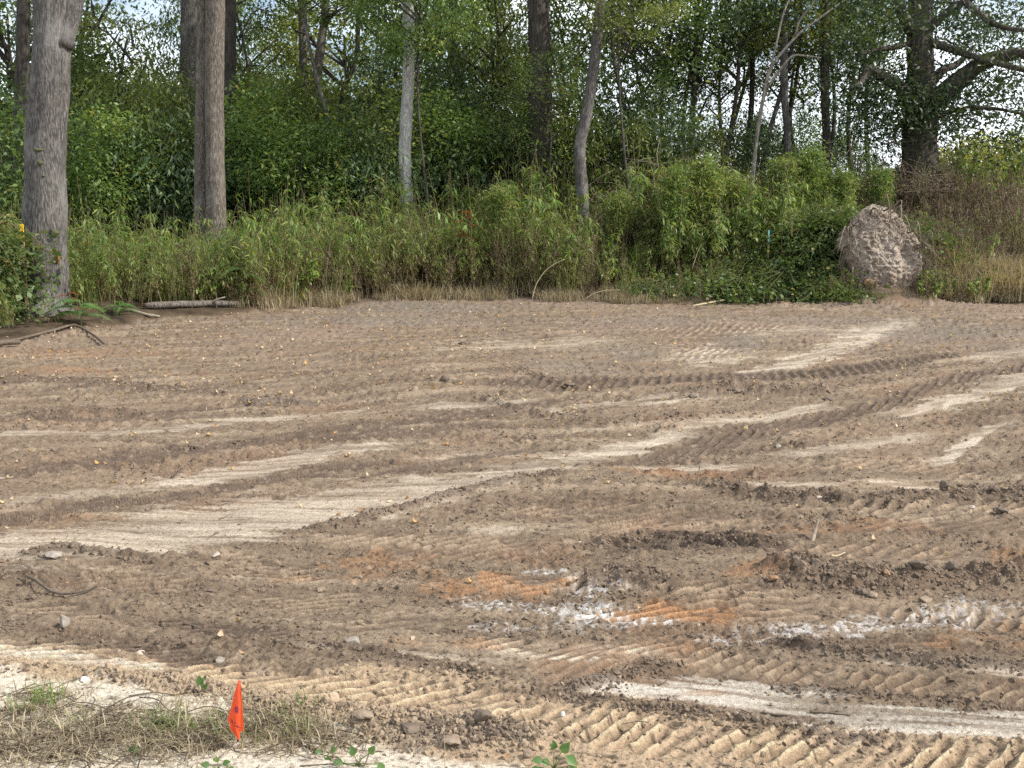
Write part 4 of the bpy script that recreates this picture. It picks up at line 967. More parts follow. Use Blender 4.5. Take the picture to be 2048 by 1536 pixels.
for _ in range(130):
    q = at(rng.uniform(1900, 2150), 600, rng.uniform(21.7, 22.9)); ex_.append((q[0], q[1], 0, 14, rng.uniform(.6, 1.05)))
for _ in range(150):
    q = at(rng.uniform(1240, 1690), 600, rng.uniform(21.4, 23.0)); ex_.append((q[0], q[1], 0, int(rng.choice([5, 6, 13, 12, 10, 12])), rng.uniform(.35, .75)))
for _ in range(46):
    q = at(rng.choice([rng.uniform(1660, 1702), rng.uniform(1832, 1872)]), 600, rng.uniform(20.8, 21.15)); ex_.append((q[0], q[1], 0, int(rng.choice([13, 12, 10, 7, 13])), rng.uniform(.4, .75)))
for _ in range(140):
    q = at(rng.uniform(1850, 2120), 600, rng.uniform(22.6, 25.0)); ex_.append((q[0], q[1], 0, int(rng.choice([13, 13, 14, 6])), rng.uniform(.6, 1.0)))
ex_ = np.array(ex_); xs = np.concatenate([xs, ex_[:, 0]]); yz = np.concatenate([yz, ex_[:, 1]]); zz = np.concatenate([zz, terrain(ex_[:, 0], ex_[:, 1])]); ix = np.concatenate([ix, ex_[:, 3].astype(int)]); ss = np.concatenate([ss, ex_[:, 4]])
rot = np.stack([rng.normal(0, 0.12, len(xs)), rng.normal(0, 0.12, len(xs)), rng.uniform(0, 6.28, len(xs))], 1)
scatter('weeds', np.stack([xs, yz, zz], 1), rot, ss, ix, WV, 'tall green and browning weeds in a dense belt along the soil')

# vines and low ground cover on the heap at right and along its foot
def vine_mesh(name, seed, n, r, h, L=0.07, mat=None):
    rng = np.random.default_rng(seed); mb = MB()
    P = rng.normal(size=(n, 3)) * np.array([r, r, h * 0.35]); P[:, 2] = np.abs(P[:, 2]) * np.exp(-(P[:, 0] ** 2 + P[:, 1] ** 2) / (2 * r * r)) + 0.02
    D = rand_dirs(n, rng); D[:, 2] = D[:, 2] * 0.4 - 0.1
    Nn = rand_dirs(n, rng) * 0.7 + np.array([0, -0.3, 0.9]); l = L * rng.uniform(0.6, 1.4, n)
    V, F = leaves(P, D, unit(Nn), l, l * 0.75); mb.add(V, F, np.clip(0.5 + rng.normal(0, .2, n), 0, 1))
    for _ in range(5):
        a = rng.uniform(0, 6.28); q = np.array([math.cos(a), math.sin(a), 0]) * r * 1.6
        add_tube(mb, spline([-q + np.array([0, 0, .05]), np.array([0, 0, h * 0.8]), q + np.array([0, 0, .05])], 6), 0.004, 3, 0.9, cap=False)
    return mb.mesh(name, mat or M['vine'])
VV = [vine_mesh('vine', 800 + k, 160, 0.32, 0.45) for k in range(4)]
px = []; sv_ = []
def vine_patch(n, u0, u1, v0, v1, d0, d1, s0, s1):
    for _ in range(n):
        q = at(rng.uniform(u0, u1), 500, rng.uniform(d0, d1)); x, y = q[0], q[1]
        px.append((x, y, float(terrain(x, y)) )); sv_.append(rng.uniform(s0, s1))
vine_patch(105, 1430, 1690, 0, 0, 21.5, 23.5, 0.7, 1.4)
vine_patch(40, 1280, 1480, 0, 0, 21.9, 24.5, 0.6, 1.0)
vine_patch(60, 1780, 1930, 0, 0, 22.8, 24.5, 0.8, 1.3)
vine_patch(90, 1640, 1800, 0, 0, 22.6, 24.5, 0.9, 1.4)
vine_patch(34, 1620, 1705, 0, 0, 20.9, 22.0, 0.7, 1.1)
vine_patch(10, 1690, 1725, 0, 0, 20.7, 20.95, 0.5, 0.7)
vine_patch(16, 1840, 1930, 0, 0, 22.0, 23.5, 0.7, 1.2)
for _ in range(60):
    u = rng.uniform(-110, 14); q = at(u, 600, rng.uniform(15.8, 17.0)); px.append((q[0], q[1], float(terrain(q[0], q[1])))); sv_.append(rng.uniform(0.7, 1.5))
px = np.array(px); sv_ = np.array(sv_)
# the heap of vines left of the root plate stands about a metre high
heap = 1.0 * np.exp(-((px[:, 0] - 6.1) / 1.0) ** 2 - ((px[:, 1] - 22.6) / 0.8) ** 2)
px[:, 2] += heap * rng.uniform(0.2, 1.0, len(px))
leftb = px[:, 0] < -6; px[leftb, 2] += rng.uniform(0, 1.1, leftb.sum())
scatter('vines', px, np.stack([rng.normal(0, .25, len(px)), rng.normal(0, .25, len(px)), rng.uniform(0, 6.28, len(px))], 1), sv_, rng.integers(0, 4, len(px)), VV, 'low leafy vines heaped over the bank and its foot')

# tall bushy weeds that stand up from the bank
for k in range(3): crown_mesh('bush%d' % k, M['weed'], 980 + k, 52, 75, 0.15, 0.12, (0.42, 0.85), hollow=0.1, droop=0.5, wr=0.22, tone=-0.2)
for i, (u, d, v, s, lab) in enumerate([(1352, 23.4, 385, 1.0, 'tall bright bushy weed right of the dry brush pile'), (1405, 23.8, 365, 1.15, 'tallest bushy weed left of the bleached dead tree'), (1475, 24.0, 395, .9, 'bushy weed below the bleached dead tree'),
        (1565, 24.3, 365, 1.0, 'bushy weed below the slim grey trunk'), (1618, 24.6, 345, 1.15, 'tall bushy weed left of the straight dark trunk foot'), (1685, 24.6, 385, .95, 'bushy weed above the vine heap'),
        (1760, 24.6, 375, .8, 'bushy weed right behind the top of the root plate'), (1240, 23.6, 420, .8, 'bushy weed right of the curved trunk foot'), (1000, 22.8, 410, .8, 'bushy weed left of the vine wrapped trunk foot')]):
    c = at(u, v, d); gz = float(terrain(c[0], c[1])); h = max(c[2] - gz, .5)
    root = empty('bushy_weed', (c[0], c[1], gz), lab, 'weed', 'bushy weeds standing above the belt')
    o = add_crown(root, 'bush%d' % (i % 3), h, 0, 0, s * .74, branches=False); o.name = 'foliage'
    bb = MB()
    for k in range(7): a = k * .9 + i; add_tube(bb, spline([[math.cos(a) * .06, math.sin(a) * .06, -.05], [math.cos(a) * .15, math.sin(a) * .15, h * .6], [math.cos(a) * .28 * s, math.sin(a) * .28 * s, h + .5 * s]], 6), np.linspace(.01, .003, 6), 4)
    link('stems', bb.mesh('stems', M['stem']), root)

# ------------------------------------------------------------------ individual plants in the belt
def fern(name, label, u, v, d, h, n, L, mat, cat='plant', group=None, spreadk=0.9, droop=0.5, lw=0.3):
    c = at(u, v, d); x, y = c[0], c[1]; gz = float(terrain(x, y)); rng_ = np.random.default_rng(int(u))
    root = empty(name, (x, y, gz), label, cat, group)
    st = MB(); add_tube(st, spline([[0, 0, -0.05], [0.03, 0, h * 0.5], [0, 0, h]], 6), np.linspace(0.012, 0.004, 6), 5)
    link('stem', st.mesh('stem', M['greenstem']), root)
    for k in range(n):
        a = k * 2.4 + rng_.uniform(0, 0.5); z0 = h * (0.35 + 0.65 * k / n); ll = L * rng_.uniform(.75, 1.15)
        t = np.linspace(0, 1, 9); dirv = np.array([math.cos(a), math.sin(a), 0])
        ax = np.array([0, 0, z0]) + dirv * (ll * t)[:, None] * spreadk + np.array([0, 0, 1]) * (ll * (0.5 * t - droop * 1.3 * t ** 2))[:, None]
        mb = MB(); add_tube(mb, ax, np.linspace(0.004, 0.0015, 9), 3, 0.5, cap=False)
        P_ = []; D_ = []
        for q in np.linspace(0.12, 1, 16):
            i = q * 8; j = min(int(i), 7); p_ = ax[j] + (ax[j + 1] - ax[j]) * (i - j); tt = unit(ax[j + 1] - ax[j]); sd = np.array([-dirv[1], dirv[0], 0])
            for s in (-1, 1): P_.append(p_); D_.append(sd * s + tt * 0.5 + np.array([0, 0, -0.25]))
        P_ = np.array(P_); D_ = np.array(D_); l = ll * lw * (1 - 0.6 * np.repeat(np.linspace(0, 1, 16), 2))
        V, F = leaves(P_, D_, np.tile([0, 0, 1.0], (len(P_), 1)), l, l * 0.28); mb.add(V, F, np.clip(0.45 + rng_.normal(0, .15, len(F)), 0, 1))
        link('frond', mb.mesh('frond', mat), root)
    return root
fern('feathery_plant', 'bright green feathery plant at the foot of the tan double trunk', 482, 560, 19.4, 0.75, 9, 0.55, M['vine'])
fern('dead_fern', 'rusty orange dead plant standing above the weeds right of the white trunk', 932, 450, 23.2, 1.75, 12, 0.42, M['rust'], 'plant')
fern('leafy_sprig', 'bright leafy sprig leaning over the soil at the scarred trunk foot', 160, 640, 16.3, 0.4, 8, 0.45, M['seedling'], spreadk=1.0)
fern('leafy_sprig', 'bright green sprig beside the left end of the grey log', 240, 640, 17.6, 0.2, 7, 0.35, M['seedling'], spreadk=1.1)
fern('rusty_sprig', 'small orange brown sprig right against the scarred trunk', 137, 590, 16.7, 0.42, 6, 0.2, M['rust'])
# brush pile
def brush(name, label, u, d, w, h, n, mat, seed, lift=0.0, wr=0.006):
    c = at(u, 500, d); x, y = c[0], c[1]; gz = float(terrain(x, y)) + lift; r_ = np.random.default_rng(seed)
    root = empty(name, (x, y, gz), label, 'brush pile')
    mb = MB()
    for _ in range(n):
        p = r_.normal(size=3) * np.array([w * .4, w * .3, 0]) + np.array([0, 0, abs(r_.normal(0, h * .35))]); dd = unit(r_.normal(size=3) * np.array([1, .7, .7])) * r_.uniform(.2, .55)
        add_tube(mb, spline([p - dd, p + r_.normal(0, .06, 3), p + dd], 5), wr * r_.uniform(.5, 1.4), 3, 0.5, cap=False)
    link('branches', mb.mesh('branches', mat), root)['kind'] = 'stuff'
    lb = MB(); nl = n * 6; P_ = r_.normal(size=(nl, 3)) * np.array([w * .42, w * .32, h * .3]); P_[:, 2] = np.abs(P_[:, 2])
    V, F = leaves(P_, rand_dirs(nl, r_), rand_dirs(nl, r_), r_.uniform(.04, .09, nl), r_.uniform(.015, .03, nl)); lb.add(V, F, np.clip(r_.normal(.5, .2, nl), 0, 1))
    link('dead_leaves', lb.mesh('dead_leaves', M['deadbrush']), root)
    return root
brush('brush_pile', 'pile of dry brown brush on the bank right of the curved trunk', 1285, 24.6, 1.3, 1.4, 170, M['twig'], 3, 0.5)
brush('brush_pile', 'grey bare twigs tangled above the dry brown brush pile', 1262, 25.4, 1.2, 1.9, 120, M['stick'], 4, 0.6)
brush('brush_pile', 'red brown dead brush below the oak at the top of the bank', 1815, 25.5, 1.6, 1.0, 160, M['twig'], 6, 0.9)

# ------------------------------------------------------------------ root plate of a fallen tree
M['plate'] = plain_mat('plate_soil', (0.17, 0.135, 0.105), (0.40, 0.335, 0.27), 13, bump=0.9, dist=0.05)
c = at(1765, 602, 21.4); gz = float(terrain(c[0], c[1]))
rp = empty('root_plate', (c[0], c[1], gz), 'upturned root plate of a fallen tree, bare grey soil fringed with roots', 'root plate')
nth, nrr = 150, 64
th_ = np.linspace(0, 2 * math.pi, nth, endpoint=False)
# outline from the photo, metres
ol_u = np.array([1846, 1846, 1832, 1806, 1778, 1760, 1742, 1716, 1694, 1684, 1690, 1705, 1722, 1742, 1770, 1800, 1830, 1846]); ol_v = np.array([505, 478, 452, 426, 407, 402, 412, 434, 456, 482, 508, 540, 575, 600, 612, 610, 580, 540])
oth = np.arctan2(-(ol_v - 505), ol_u - 1768); orad = np.hypot(ol_u - 1768, ol_v - 505) * 21.3 / F_PX
o_ = np.argsort(oth); Rout = np.interp(th_, oth[o_] % (2 * math.pi) if False else np.concatenate([oth[o_] - 2 * math.pi, oth[o_], oth[o_] + 2 * math.pi]), np.tile(orad[o_], 3)) * (0.95 + 0.10 * perlin(np.cos(th_) * 2.2 + 4, np.sin(th_) * 2.2, 31) + 0.05 * perlin(np.cos(th_) * 7, np.sin(th_) * 7, 32))
ctr = at(1768, 505, 21.3) - np.array(rp.location)
rr = np.linspace(0.02, 1, nrr)
Xp = np.cos(th_)[None] * Rout[None] * rr[:, None]; Zp = np.sin(th_)[None] * Rout[None] * rr[:, None]
Yp = -0.12 * (1 - rr[:, None] ** 2.0) + 0.12 * rr[:, None] ** 6 + 0.10 * fbm(Xp * 1.6, Zp * 1.6, 900, 3, .5) + 0.035 * np.abs(fbm(Xp * 5, Zp * 8, 901, 4)) + 0.03 * fbm(Xp * 14, Zp * 14, 902, 4, .6) + 0.03 * np.abs(perlin(Xp * 4.5 + 2, Zp * 3, 903)) + 0.38 * Zp
hole = np.exp(-(((Xp - 0.42) / 0.13) ** 2 + ((Zp + 0.0) / 0.26) ** 2)); Yp = Yp + 0.22 * hole
Vf = np.stack([Xp, Yp, Zp], -1).reshape(-1, 3)
back = np.stack([np.cos(th_) * Rout * 0.8, np.full(nth, 1.1), np.sin(th_) * Rout * 0.8], 1)
V = np.concatenate([Vf, back, [[0, -0.12, 0]]]) + ctr
i_ = np.arange(nrr - 1)[:, None] * nth; j = np.arange(nth)[None]; j2 = (j + 1) % nth
Fq = np.stack([i_ + j, i_ + j2, i_ + nth + j2, i_ + nth + j], -1).reshape(-1, 4)
jj = np.arange(nth); k2 = (jj + 1) % nth
Fb = np.stack([(nrr - 1) * nth + jj, (nrr - 1) * nth + k2, nrr * nth + k2, nrr * nth + jj], 1)
Ft = np.stack([np.full(nth, len(V) - 1), k2, jj], 1)
link('soil_face', raw_mesh('soil_face', V, [Fq, Fb, Ft], M['plate']), rp)
rr_ = np.random.default_rng(12)
for k in range(44):
    t0 = rr_.uniform(0, 2 * math.pi); R0 = float(np.interp(t0, th_, Rout))
    p0 = ctr + np.array([math.cos(t0) * R0 * rr_.uniform(.85, 1), 0.12, math.sin(t0) * R0 * rr_.uniform(.85, 1)])
    p1 = p0 + np.array([math.cos(t0) * .12 + rr_.normal(0, .1), -0.15 - rr_.uniform(0, .15), math.sin(t0) * .12 + rr_.normal(0, .08)])
    p2 = p1 + np.array([rr_.normal(0, .12), rr_.normal(-.05, .08), -rr_.uniform(.15, .55)])
    mb = MB(); add_tube(mb, spline([p0, p1, p2], 8), np.linspace(0.013, 0.004, 8) * rr_.uniform(.6, 1.7), 5)
    link('root', mb.mesh('root', M['stick'] if k % 2 else M['twig']), rp)
fr = MB()
for k in range(420):
    t0 = rr_.uniform(0, 2 * math.pi); R0 = float(np.interp(t0, th_, Rout)) * rr_.uniform(.82, 1.06)
    p0 = ctr + np.array([math.cos(t0) * R0, 0.30 * math.sin(t0) * R0 + rr_.uniform(-.16, .05), math.sin(t0) * R0])
    tl = rr_.uniform(.10, .42); dd = np.array([math.cos(t0) * .35 + rr_.normal(0, .45), -rr_.uniform(.05, .5), math.sin(t0) * .2 - .5 + rr_.normal(0, .35)])
    add_tube(fr, spline([p0, p0 + dd * tl * .5 + rr_.normal(0, .03, 3), p0 + dd * tl + np.array([0, 0, -.08])], 5), .0032 * rr_.uniform(.5, 1.6), 3, cap=False)
link('fine_roots', fr.mesh('fine_roots', M['twig']), rp)['kind'] = 'stuff'
# orange clay lump low on the plate
def lump(mat, sx, sy, sz, seed, sub=2, amp=0.28):
    """rough stone or clod mesh, flat shaded facets softened"""
    import bmesh
    bm = bmesh.new(); bmesh.ops.create_icosphere(bm, subdivisions=sub, radius=1.0)
    V = np.array([v.co[:] for v in bm.verts]); F = np.array([[v.index for v in f.verts] for f in bm.faces]); bm.free()
    k = 1 + amp * perlin(V[:, 0] * 1.3 + seed, V[:, 1] * 1.3 + V[:, 2] * 0.9, seed) + amp * 0.6 * perlin(V[:, 0] * 3.1 + V[:, 2], V[:, 1] * 3.1 - V[:, 2] * 2.0 + seed, seed + 1)
    V = V * k[:, None]
    rq = np.random.default_rng(seed)
    for _ in range(8):                                  # broken faces
        n = unit(rq.normal(size=3)); d = rq.uniform(0.48, 0.85); e = V @ n - d; V = V - np.clip(e, 0, None)[:, None] * n * 0.85
    return raw_mesh('lump', V * np.array([sx, sy, sz]), F, mat, False)
cb = MB(); lv = []
for k in range(4):
    lm = lump(None, 1, .8, .7, 950 + k, 1); co = np.array([v.co[:] for v in lm.vertices]); fc = np.array([list(p_.vertices) for p_ in lm.polygons]); lv.append((co, fc))
for k in range(420):
    t0 = rr_.uniform(0, 2 * math.pi); q_ = int(rr_.uniform(.1, 1) ** .5 * (nrr - 1)); base_ = V[q_ * nth + int(t0 / (2 * math.pi) * nth)] if False else (Vf[q_ * nth + int(t0 / 6.2832 * nth)] + ctr)
    co, fc = lv[k % 4]; cb.add(co * rr_.uniform(.008, .045) * np.array([1, .8, .8]) + base_, fc)
link('crumbs', cb.mesh('crumbs', M['clod'], False), rp)['kind'] = 'stuff'
q = at(1738, 568, 20.98) - np.array(rp.location); o = link('clay_lump', lump(M['clod_orange'], .13, .05, .10, 5), rp, q); o['label'] = 'orange brown clay lump low on the root plate'

# ------------------------------------------------------------------ clods, leaves, twigs scattered on the soil
CV = []
for k in range(4): CV.append(lump(M['clod'], 1, .85, .6, 30 + k, 1))
for k in range(3): CV.append(lump(M['clod_dark'], 1, .85, .6, 40 + k, 1))
for k in range(3): CV.append(lump(M['clod_sand'], 1, .85, .6, 50 + k, 1))
CV.append(lump(M['clod_orange'], 1, 1, .7, 60, 1)); CV.append(lump(M['pale_rock'], 1, 1, .7, 61, 1))
lotv = (Y > 3.0) & (Y < 22) & (np.abs(Sg.ravel()) < 1.3)
ivx = np.where(lotv)[0]
def pick(w, n):
    w = np.clip(w[ivx], 0, None); return ivx[rng.choice(len(ivx), n, p=w / w.sum())]
w_rough = (0.06 + rough * (n_mid > -0.1) * 0.4) * (1 - 0.9 * smooth) * (1 - 0.8 * print_mask) * (1 - .8 * sandy) * lot
w_berm = berm * lot
N1, N2, N3, N4 = 25000, 16000, 3800, 400
a1 = pick(w_rough, N1); a2 = pick(w_berm, N2); a3 = pick(berm * (Vp > 1330) * (Vp < 1520) * (U < 1150), N3); a4 = pick(smooth * lot + .02, N4)
def sizes(n, lo, hi, p=3.2): return lo + (hi - lo) * rng.uniform(size=n) ** p
aa = np.concatenate([a1, a2, a3, a4])
szz = np.concatenate([sizes(N1, .003, .018, 2.6), sizes(N2, .003, .021), sizes(N3, .003, .020), sizes(N4, .003, .010)])
ydep = Y[aa]; szz = szz * np.interp(ydep, [3, 6, 10, 20], [0.75, 1.0, 1.25, 1.7])
ci = np.concatenate([rng.choice([0, 1, 2, 3], N1), rng.choice([0, 1, 2, 3, 0, 1, 2, 4], N2), rng.choice([7, 8, 9, 0], N3), rng.choice([0, 1, 4], N4)])
onsand = (C[aa, 0] > 0.31); ci = np.where(onsand & (rng.uniform(size=len(ci)) < 0.8), rng.choice([7, 8, 9], len(ci)), ci)
onor = (C[aa, 0] / C[aa, 2] > 3.2); ci = np.where(onor & (rng.uniform(size=len(ci)) < 0.7), 10, ci)
jit = rng.normal(0, 0.03, (len(aa), 2))
pts = np.stack([X[aa] + jit[:, 0], Y[aa] + jit[:, 1], gz_arr(X[aa] + jit[:, 0], Y[aa] + jit[:, 1]) + szz * 0.12], 1)
scatter('dirt_clods', pts, rng.uniform(0, 6.28, (len(aa), 3)) * np.array([.25, .25, 1]), szz[:, None] * rng.uniform(.7, 1.3, (len(aa), 3)), ci, CV, 'crumbled dirt clods strewn over the graded soil')

def leaf_piece(seed, L, W, curl):
    mb = MB(); t = np.linspace(0, 1, 4); w = np.array([.15, 1, .75, .05]) * W / 2
    zc = curl * (t - .5) ** 2 * L * 4
    l_ = np.stack([t * L - L / 2, w, zc + abs(curl) * L * .35], 1); r_ = np.stack([t * L - L / 2, -w, zc + abs(curl) * L * .25], 1); mid = np.stack([t * L - L / 2, 0 * w, zc], 1)
    V = np.concatenate([l_, mid, r_]); j = np.arange(3)
    mb.add(V, np.concatenate([np.stack([j, j + 1, j + 5, j + 4], 1), np.stack([j + 4, j + 5, j + 9, j + 8], 1)]), np.random.default_rng(seed).uniform(0.1, 1))
    return mb.mesh('fallen_leaf', M['litter'])
LV = [leaf_piece(k, 1.0, 0.55 + 0.1 * (k % 3), 0.12 + 0.07 * k) for k in range(7)]
w_l = lot * (0.25 + (fbm(X * 1.1, Y * 1.1, 88, 3) > -0.15)) * np.interp(Y, [3, 5, 8, 11, 20], [0.004, 0.03, 0.25, 1.3, 4.5]) * np.where((U < 1250), 1.4, 0.8)
a5 = pick(w_l, 2300); s5 = rng.uniform(.022, .055, len(a5)) * np.interp(Y[a5], [3, 8, 20], [0.7, .9, 1.15])
scatter('fallen_leaves', np.stack([X[a5], Y[a5], Z[a5] + s5 * .10], 1), np.stack([rng.normal(0, .35, len(a5)), rng.normal(0, .35, len(a5)), rng.uniform(0, 6.28, len(a5))], 1), s5, rng.integers(0, 7, len(a5)), LV, 'dry tan and orange fallen leaves dotted over the soil')
TV = []
for k in range(4):
    mb = MB(); r_ = np.random.default_rng(70 + k); add_tube(mb, spline([[-.5, 0, 0], [-.1, r_.normal(0, .08), .04], [.2, r_.normal(0, .08), .02], [.5, 0, 0]], 6), [.02, .02, .018, .016, .012, .008], 4); TV.append(mb.mesh('twig', M['twig']))
a6 = pick(lot * (0.1 + berm + .3 * rough), 380); s6 = rng.uniform(.03, .12, 380)
scatter('twigs', np.stack([X[a6], Y[a6], Z[a6] + .006], 1), np.stack([rng.normal(0, .12, 380), rng.normal(0, .15, 380), rng.uniform(0, 6.28, 380)], 1), s6, rng.integers(0, 4, 380), TV, 'small broken twigs lying in the soil')

# ------------------------------------------------------------------ dry grass patch at the lower left
GV = [grass_mesh('dead_grass', 850 + k, 0.10, 13, M['dry'], 0.0020, 0.06, 1.7, 0.25 + .14 * k, 0.25) for k in range(4)] + [grass_mesh('green_tuft', 860, 0.075, 22, M['weed'], 0.0022, 0.03, 0.8, 0.35)]
def runner(seed):
    mb = MB(); r_ = np.random.default_rng(seed); P_ = [[-.12, 0, .004], [-.04, r_.normal(0, .03), .03 * r_.uniform()], [.04, r_.normal(0, .03), .035 * r_.uniform()], [.12, r_.normal(0, .04), .004]]
    add_tube(mb, spline(P_, 9), .0022, 4, r_.uniform(.1, .5), cap=False); return mb.mesh('runner', M['deadbrush'])
GV += [runner(s) for s in range(5)]
gp, gr, gs, gi_ = [], [], [], []
def put(u, v, idx, s):
    q = flat(u, v); gp.append((q[0], q[1], ground_z(q[0], q[1]) - .002)); gr.append((rng.normal(0, .1), rng.normal(0, .1), rng.uniform(0, 6.28))); gs.append(s); gi_.append(idx)
def gpatch(n, cu, cv, su, sv, dry=.8):
    for _ in range(n):
        u, v = rng.normal(cu, su), rng.normal(cv, sv)
        if v < 1362 + (u > 330) * 22 or v > 1580: continue
        r = rng.uniform(); put(u, v, int(rng.integers(0, 4)) if r < dry * .55 else (int(rng.integers(5, 10)) if r < dry else 4), rng.uniform(.55, 1.15))
gpatch(150, 260, 1458, 115, 20, .95); gpatch(120, 90, 1495, 90, 20, 1); gpatch(85, 380, 1470, 75, 18, .9); gpatch(70, 560, 1450, 60, 14, .95); gpatch(70, 620, 1470, 60, 20, 1); gpatch(40, 60, 1420, 60, 14, 1); gpatch(60, -80, 1480, 80, 30, 1)
for u, v in [(82, 1412), (90, 1416), (75, 1414)]: put(u, v, 4, 1.3)
scatter('dry_grass', np.array(gp), np.array(gr), np.array(gs), np.array(gi_), GV, 'matted dry grass with a few green blades on pale sand around the orange flag')

# ------------------------------------------------------------------ single things on the soil
def on_ground(u, v):
    q = flat(u, v); return np.array([q[0], q[1], ground_z(q[0], q[1])])
def stone(name, label, cat, u, v, wpx, hpx, mat, seed, group=None, sink=.25, rz=0, deep=.8):
    p = on_ground(u, v); s = math.hypot(p[1], CAM_H) / F_PX / 2
    sx, sz = wpx * s, hpx * s
    o = link(name, lump(mat, sx, sx * deep, sz, seed, 3, .3), None, p + np.array([0, sx * deep * .3, sz * (1 - sink) * .8])); o.rotation_euler = (0, 0, rz)
    return tag(o, label, cat, group)
G1 = 'loose clods and stones on the soil'
ST_ = [
 ('stone', 'round tan stone with an orange top in the dark soil above the flag', 705, 1290, 34, 22, 'rock'),
 ('stone', 'upright wedge of grey stone in the dark soil at lower left', 128, 1262, 24, 30, 'rock'),
 ('stone', 'pinkish white stone on the track prints at lower left', 274, 1304, 34, 16, 'pale_rock'),
 ('stone', 'flat pale topped stone on the small dark heap at left', 104, 1130, 42, 16, 'rock'),
 ('stone', 'pale buff stone half sunk in sandy clods right of the flag', 662, 1412, 34, 34, 'clod_sand'),
 ('stone', 'small white stone lying below the flag foot', 470, 1492, 14, 16, 'pale_rock'),
 ('stone', 'small white pebble on dark track ridges near the bottom', 1126, 1430, 8, 12, 'white_bit'),
 ('stone', 'white chip on the sand above the dry grass', 168, 1368, 16, 12, 'white_bit'),
 ('stone', 'flat pale stone in the hollow below the green weeds', 1352, 556, 22, 9, 'pale_rock'),
 ('stone', 'tiny white scrap lying at the edge of the weeds', 1160, 572, 12, 6, 'white_bit'),
 ('stone', 'square brown stone alone in the middle of the soil', 890, 765, 24, 15, 'clod_dark'),
 ('stone', 'smaller brown stone left of the square brown stone', 830, 783, 15, 9, 'clod'),
 ('stone', 'grey stone on the streak right of centre', 1557, 890, 16, 10, 'rock'),
 ('stone', 'white stone under the long berm at right', 1637, 1007, 14, 8, 'pale_rock'),
 ('stone', 'pale orange stone below the big clods at far right', 1944, 1025, 14, 8, 'pale_rock'),
 ('dirt_clod', 'largest dark clod sitting on the long berm at right', 1890, 990, 28, 22, 'clod_dark'),
 ('dirt_clod', 'dark clod right of the largest one on the long berm', 1932, 992, 18, 10, 'clod'),
 ('dirt_clod', 'tall dark clod near the right end of the long berm', 1988, 996, 22, 20, 'clod_dark'),
 ('dirt_clod', 'flat oval clod at the right end of the long berm', 2016, 992, 24, 10, 'clod'),
 ('dirt_clod', 'low dark slab of soil under the right end of the long berm', 2004, 1038, 34, 14, 'clod_dark'),
 ('dirt_clod', 'black clump of soil at the bottom centre right', 966, 1468, 40, 30, 'clod_dark'),
 ('dirt_clod', 'black grey broken slab of soil at the bottom centre', 820, 1470, 52, 18, 'clod_dark'),
 ('dirt_clod', 'grey broken slab left of the black broken slab', 722, 1455, 48, 15, 'clod'),
 ('dirt_clod', 'grey clod wedged between the black slab and the black clump', 905, 1490, 40, 15, 'clod'),
 ('dirt_clod', 'dark clod standing beside the seedling', 1055, 1512, 22, 22, 'clod'),
 ('dirt_clod', 'brown clod at the left end of the big loose heap', 1600, 1165, 26, 24, 'clod'),
 ('dirt_clod', 'black clod on the crest of the big loose heap left end', 1630, 1160, 30, 20, 'clod_dark'),
 ('dirt_clod', 'dark clod in front of the big loose heap', 1726, 1195, 26, 18, 'clod_dark'),
 ('dirt_clod', 'grey brown clod in front of the big loose heap beside the lime', 1745, 1200, 22, 18, 'clod'),
 ('dirt_clod', 'orange brown clod on the big loose heap', 1772, 1178, 22, 16, 'clod_orange'),
 ('dirt_clod', 'black clod on top of the big loose heap', 1838, 1168, 34, 18, 'clod_dark'),
 ('dirt_clod', 'brown clod at the lower right of the big loose heap', 1850, 1210, 30, 16, 'clod'),
 ('dirt_clod', 'dark clod near the right edge of the big loose heap', 1905, 1160, 26, 20, 'clod_dark'),
 ('dirt_clod', 'red brown clod left of the big loose heap', 1548, 1172, 28, 14, 'clod_orange'),
 ('dirt_clod', 'dark clod on the far heap right of centre', 1470, 792, 34, 18, 'clod_dark'),
 ('dirt_clod', 'brown clod at the left foot of the far heap', 1385, 800, 22, 10, 'clod_dark'),
 ('dirt_clod', 'low dark clod right of the far heap', 1660, 800, 30, 9, 'clod_dark'),
 ('dirt_clod', 'long dark clod alone left of the far heap', 1138, 768, 26, 8, 'clod_dark'),
 ('dirt_clod', 'dark scrap of soil near the weeds at centre', 928, 688, 26, 8, 'clod_dark'),
 ('dirt_clod', 'black flat clod on the dark track print left of centre', 386, 895, 28, 7, 'clod_dark'),
 ('dirt_clod', 'brown clod above the round tan stone', 640, 1175, 22, 13, 'clod'),
 ('dirt_clod', 'dark small clod in the soil below the pale band', 421, 1180, 18, 10, 'clod_dark'),
 ('dirt_clod', 'grey lying clod on the tan prints above the flag', 440, 1320, 26, 11, 'rock'),
 ('dirt_clod', 'pale pink scrap of clay below the pale band', 432, 1112, 18, 14, 'pale_rock'),
 ('dirt_clod', 'grey clod low in the soil right of the round tan stone', 945, 1335, 26, 14, 'clod'),
 ('dirt_clod', 'brown lump above the left end of the white lime', 718, 1152, 20, 10, 'clod'),
]
for i, (nm, lab, u, v, w, h, mt) in enumerate(ST_):
    stone(nm, lab, 'stone' if nm == 'stone' else 'clod', u, v, w, h, M[mt], 1000 + i * 7, G1, rz=random.uniform(-.4, .4))

